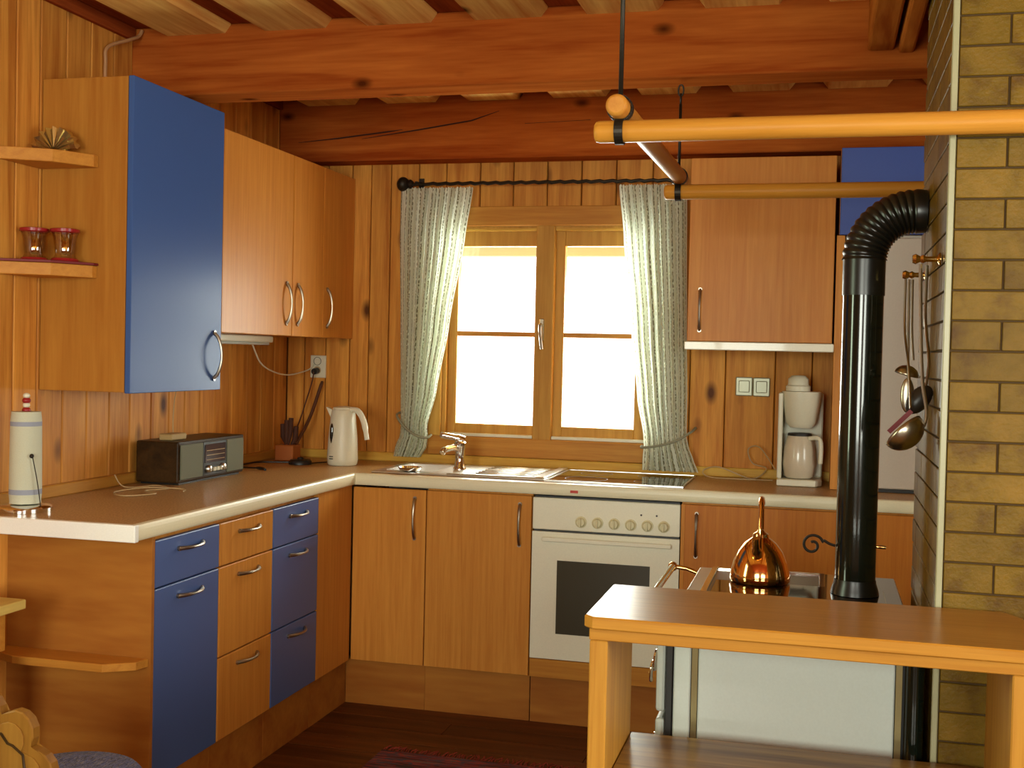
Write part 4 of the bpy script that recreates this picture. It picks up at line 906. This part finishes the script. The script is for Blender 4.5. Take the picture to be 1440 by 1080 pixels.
B().box(cb - 0.062, cb - 0.013, cyf + 0.012, cyb - 0.008, FLOOR, 0.850, 0.003).build('side_panel', ew, ct)
B().box(ca + 0.052, cb - 0.064, cyf + 0.03, cyb - 0.008, 0.535, 0.560, 0.002).build('shelf_board', SHELF_DK, ct)['label'] = 'dark grained lower shelf board'

# ================================================================== HANGING RACK
rk = thing('hanging_rack', (2.5, -2.0, 1.93), 'wooden pole drying rack hung on iron rods above the stove', 'drying rack')
YN, ZN, YF, ZF = -2.60, 1.948, -1.30, 1.990
def pole(p0, p1, r, m, name='pole'):
    p0, p1 = Vector(p0), Vector(p1); d = (p1 - p0).normalized()
    b = B(); b.tube([p0, p0 + d * 0.004, p0 + d * 0.012, p1 - d * 0.012, p1 - d * 0.004, p1], [r * 0.7, r * 0.92, r, r, r * 0.92, r * 0.7], 20)
    return b.build(name, m, rk)
PD = 0.0255
pole((1.998, YN, ZN), (3.40, YN, ZN), PD, RACKW_X)
pole((1.990, YF, ZF), (3.10, YF, ZF), PD, RACKW_X)
pole((2.056, YN - 0.06, ZN + 0.050), (2.038, YF + 0.07, ZF + 0.053), PD, RACKW_Y)
for yy, x0, zr in ((YN, 2.056, ZN), (YF, 2.037, ZF)):
    chain = yy == YF
    b = B()
    for axis in (0, 1):
        loop = []
        for i in range(24):
            a = 2 * PI * i / 24; c_, s_ = (PD + 0.003) * math.cos(a), (PD + 0.003) * math.sin(a)
            loop.append((x0, yy + c_, zr + s_) if axis == 0 else (x0 + c_, yy, zr + 0.052 + s_))
        wdir = Vector((1, 0, 0)) if axis == 0 else Vector((0, 1, 0))
        for i in range(24):
            p, q = Vector(loop[i]), Vector(loop[(i + 1) % 24]); al = (q - p).normalized()
            b.obox((p + q) / 2, (wdir, wdir.cross(al), al), 0.010, 0.0018, (q - p).length / 2 + 0.0008)
    b.build('iron_strap', IRON, rk)
    if not chain:
        B().tube([(x0, yy, zr + 0.080), (x0, yy, 2.577)], 0.0055, 8).build('hanging_rod', IRON, rk)
    else:
        B().tube([(x0, yy, zr + 0.080), (x0, yy, 2.285)], 0.005, 8).build('hanging_rod', IRON, rk)
        b = B()
        for i in range(2):
            a = (1, 0) if i % 2 else (0, 1)
            b.tube([(x0 + 0.009 * math.cos(q * PI / 6) * a[0], yy + 0.009 * math.cos(q * PI / 6) * a[1], 2.300 + 0.03 * i + 0.019 * math.sin(q * PI / 6)) for q in range(12)], 0.0028, 6, closed=True)
        b.build('chain', IRON, rk)

# ================================================================== UTENSILS ON THE CHIMNEY
def hook(y, z, L, label):
    t = thing('wall_hook', (CX - 0.008, y, z), label, 'hook', 'brass pegs on the chimney side')
    B().lathe([(0.015, 0), (0.015, 0.004), (0.007, 0.008), (0.006, L * 0.5), (0.010, L * 0.62), (0.007, L * 0.72), (0.012, L * 0.88), (0.009, L), (0, L + 0.001)], (CX - 0.008, y, z), 18, (-1, 0, 0)).build('peg', BRASS, t)
    return t
hook(-2.42, 1.672, 0.062, 'nearer copper-coloured peg on the chimney side by the cream corner strip')
hook(-2.05, 1.662, 0.060, 'farther brass peg on the chimney side close to stove pipe')
def hang(name, pts, r, label, cat, head, m=PEWTER, mh=None):
    t = thing(name, pts[0], label, cat, 'utensils hanging on the chimney side')
    ph = smooth_path(pts); B().tube(ph, [r] * len(ph), 8).build('handle', m, t)
    b = B(); head(b); b.build('head', mh or m, t, solid=0.0015)
    return t
def bowl(b, c, r, ax, depth=0.75):
    prof = [(r * math.sin(a), -r * depth * math.cos(a)) for a in [PI / 2 * i / 9 for i in range(10)]]
    b.lathe(prof, c, 28, ax, cap=False)
def ring_top(x, y, z): return [(x, y, z - 0.012), (x, y, z)]
hang('large_ladle', [(2.735, -2.40, 1.662), (2.738, -2.40, 1.55), (2.746, -2.40, 1.40), (2.758, -2.40, 1.32), (2.752, -2.40, 1.285)], 0.0042, 'large dull metal ladle hanging lowest on the chimney side', 'ladle', lambda b: bowl(b, (2.707, -2.40, 1.274), 0.050, (-0.66, 0.30, 0.69), 0.85))
hang('small_ladle', [(2.742, -2.05, 1.650), (2.744, -2.05, 1.52), (2.750, -2.05, 1.44)], 0.0035, 'small shiny ladle with round bowl hanging highest, on farther peg', 'ladle', lambda b: bowl(b, (2.733, -2.07, 1.402), 0.030, (-0.25, 0.1, -0.95), 0.8))
hang('skimmer', [(2.750, -2.385, 1.660), (2.752, -2.36, 1.54), (2.766, -2.32, 1.44), (2.762, -2.30, 1.375)], 0.004, 'dark skimmer spoon hanging just above the large ladle', 'skimmer', lambda b: b.lathe([(0.024 * math.cos(q), 0.040 * math.sin(q)) for q in [-PI / 2 + PI * i / 12 for i in range(13)]], (2.748, -2.300, 1.345), 20, (0.62, 0.1, 0.78), cap=False), mh=DARKU)
hang('serving_spoon', [(2.729, -2.12, 1.645), (2.731, -2.12, 1.52), (2.734, -2.12, 1.39)], 0.003, 'slim metal serving spoon hanging behind the dark skimmer', 'spoon', lambda b: b.sphere((2.733, -2.12, 1.350), 0.022, (0.75, 0.3, 2.0)))
hang('red_spatula', [(2.722, -2.1, 1.648), (2.722, -2.12, 1.52), (2.726, -2.25, 1.42), (2.726, -2.352, 1.325)], 0.003, 'metal spatula with dark red blade edge tucked behind the ladles', 'spatula', lambda b: b.obox((2.703, -2.352, 1.293), ((0.72, 0, -0.69), (0, 1, 0), (0.69, 0, 0.72)), 0.005, 0.002, 0.036), mh=REDC)

# ================================================================== LEFT FOREGROUND
tb = thing('dining_table', (-0.0, -2.8, FLOOR), 'corner of light-topped wooden table at the left edge of picture', 'table')
B().box(0.03, 0.335, -3.05, -2.385, 0.672, 0.700, 0.004, 2).build('table_top', wood('pale_table_top', (206, 160, 104), (226, 186, 132), 'Y', 0.35, vary=0.0), tb)
B().box(0.05, 0.30, -3.02, -2.43, 0.56, 0.672).build('apron', VENEER_X, tb)
for lx, ly in ((0.225, -2.46), (0.225, -3.0), (0.06, -2.46), (0.06, -3.0)): B().box(lx, lx + 0.055, ly - 0.03, ly + 0.025, FLOOR, 0.56, 0.004).build('leg', BEAM_Y, tb)

cw = thing('carved_chair', (0.78, -2.95, FLOOR), 'rustic wooden chair with scalloped carved backrest at lower left', 'chair')
cxm, yb_ = 0.765, -3.10
def scallop(cx, hw, z0, z1, grow=0.0):
    pts = []
    hh = z1 - z0
    base = [(1.0, 0.0)]
    # lobed upper outline: seven lobes round an arch
    lobes = 5
    for k in range(lobes):
        a0 = PI * k / lobes; a1 = PI * (k + 1) / lobes
        p0 = Vector((math.cos(a0), math.sin(a0))); p1 = Vector((math.cos(a1), math.sin(a1))); c = (p0 + p1) / 2; rad = (p1 - p0).length / 2
        st_ = math.atan2(p0.y - c.y, p0.x - c.x)
        for j in range(7): a = st_ + PI * j / 7; pts.append((c.x + rad * math.cos(a), c.y + rad * 0.9 * math.sin(a)))
    pts.append((-1.0, 0.0))
    out = [(cx + (hw + grow) * p[0] * 0.88, z0 + hh * 0.42 + (hh * 0.55 + grow) * p[1] * 0.90) for p in pts]
    return out + [(cx - hw * 0.45, z0), (cx + hw * 0.45, z0)]
bk = B().prism(scallop(cxm, 0.165, 0.30, 0.655), yb_, yb_ + 0.028, 0.003, plane='xz').build('backrest', CHAIRW, cw)
B().prism(scallop(cxm, 0.138, 0.34, 0.625), yb_ - 0.004, yb_, 0.001, plane='xz').build('carved_panel', wood('carving_wood', (128, 78, 34), (154, 100, 48), 'Z', 0.5, vary=0.0), bk)
sc_ = [(cxm + 0.150 * math.cos(a) * 0.8, yb_ - 0.006, 0.48 + 0.105 * math.sin(a)) for a in [PI * i / 16 for i in range(17)]]
B().tube([(p[0] + 0.006 * math.cos(i * 2.2), p[1], p[2] + 0.006 * math.sin(i * 2.2)) for i, p in enumerate(sc_)], 0.003, 6).build('carved_line', DARKW, bk)
B().prism([(cxm - 0.15, -3.07), (cxm + 0.15, -3.07), (cxm + 0.19, -2.68), (cxm - 0.19, -2.68)], 0.335, 0.365, 0.004).build('seat', CHAIRW, cw)
for lx, ly in ((-0.13, -3.04), (0.13, -3.04), (-0.15, -2.72), (0.15, -2.72)):
    B().tube([(cxm + lx, ly, 0.335), (cxm + lx * 1.25, ly + (0.03 if ly > -2.9 else -0.03), FLOOR)], [0.02, 0.014], 10).build('leg', CHAIRW, cw)
tag(B().lathe([(0.10, 0), (0.155, 0.004), (0.172, 0.018), (0.160, 0.032), (0.10, 0.040), (0, 0.042)], (cxm + 0.03, -2.83, 0.3665), 36).build('seat_cushion', CUSH), 'round blue-violet patterned cushion on the carved chair seat', 'cushion')

# rug
rg = thing('rag_rug', (1.35, -1.9, FLOOR), 'red and grey woven rag rug with fringe on dark floor', 'rug')
B().box(0.95, 1.75, -2.6, -1.12, FLOOR + 0.001, FLOOR + 0.009, 0.003).build('weave', RUG, rg)
b = B()
for i in range(80):
    x = 0.955 + 0.79 * i / 79; b.tube([(x, -1.122, FLOOR + 0.005), (x + random.uniform(-.008, .008), -1.095, FLOOR + 0.006), (x + random.uniform(-.012, .012), -1.06 + random.uniform(-.012, .012), FLOOR + 0.003)], 0.0022, 4)
fr = b.build('fringe', mat('red_fringe', rgb(150, 56, 40), 0.9), rg); fr['kind'] = 'stuff'

# cable conduit at the upper left
tag(B().tube(smooth_path([(0.012, -1.555, 2.31), (0.012, -1.555, 2.44), (0.014, -1.545, 2.50), (0.044, -1.45, 2.55), (0.046, -1.40, 2.575), (0.05, -1.385, 2.60)]), 0.0065, 8).build('cable_conduit', CONDUIT), 'thin cable conduit bending from cabinet top up to ceiling beam', 'cable')
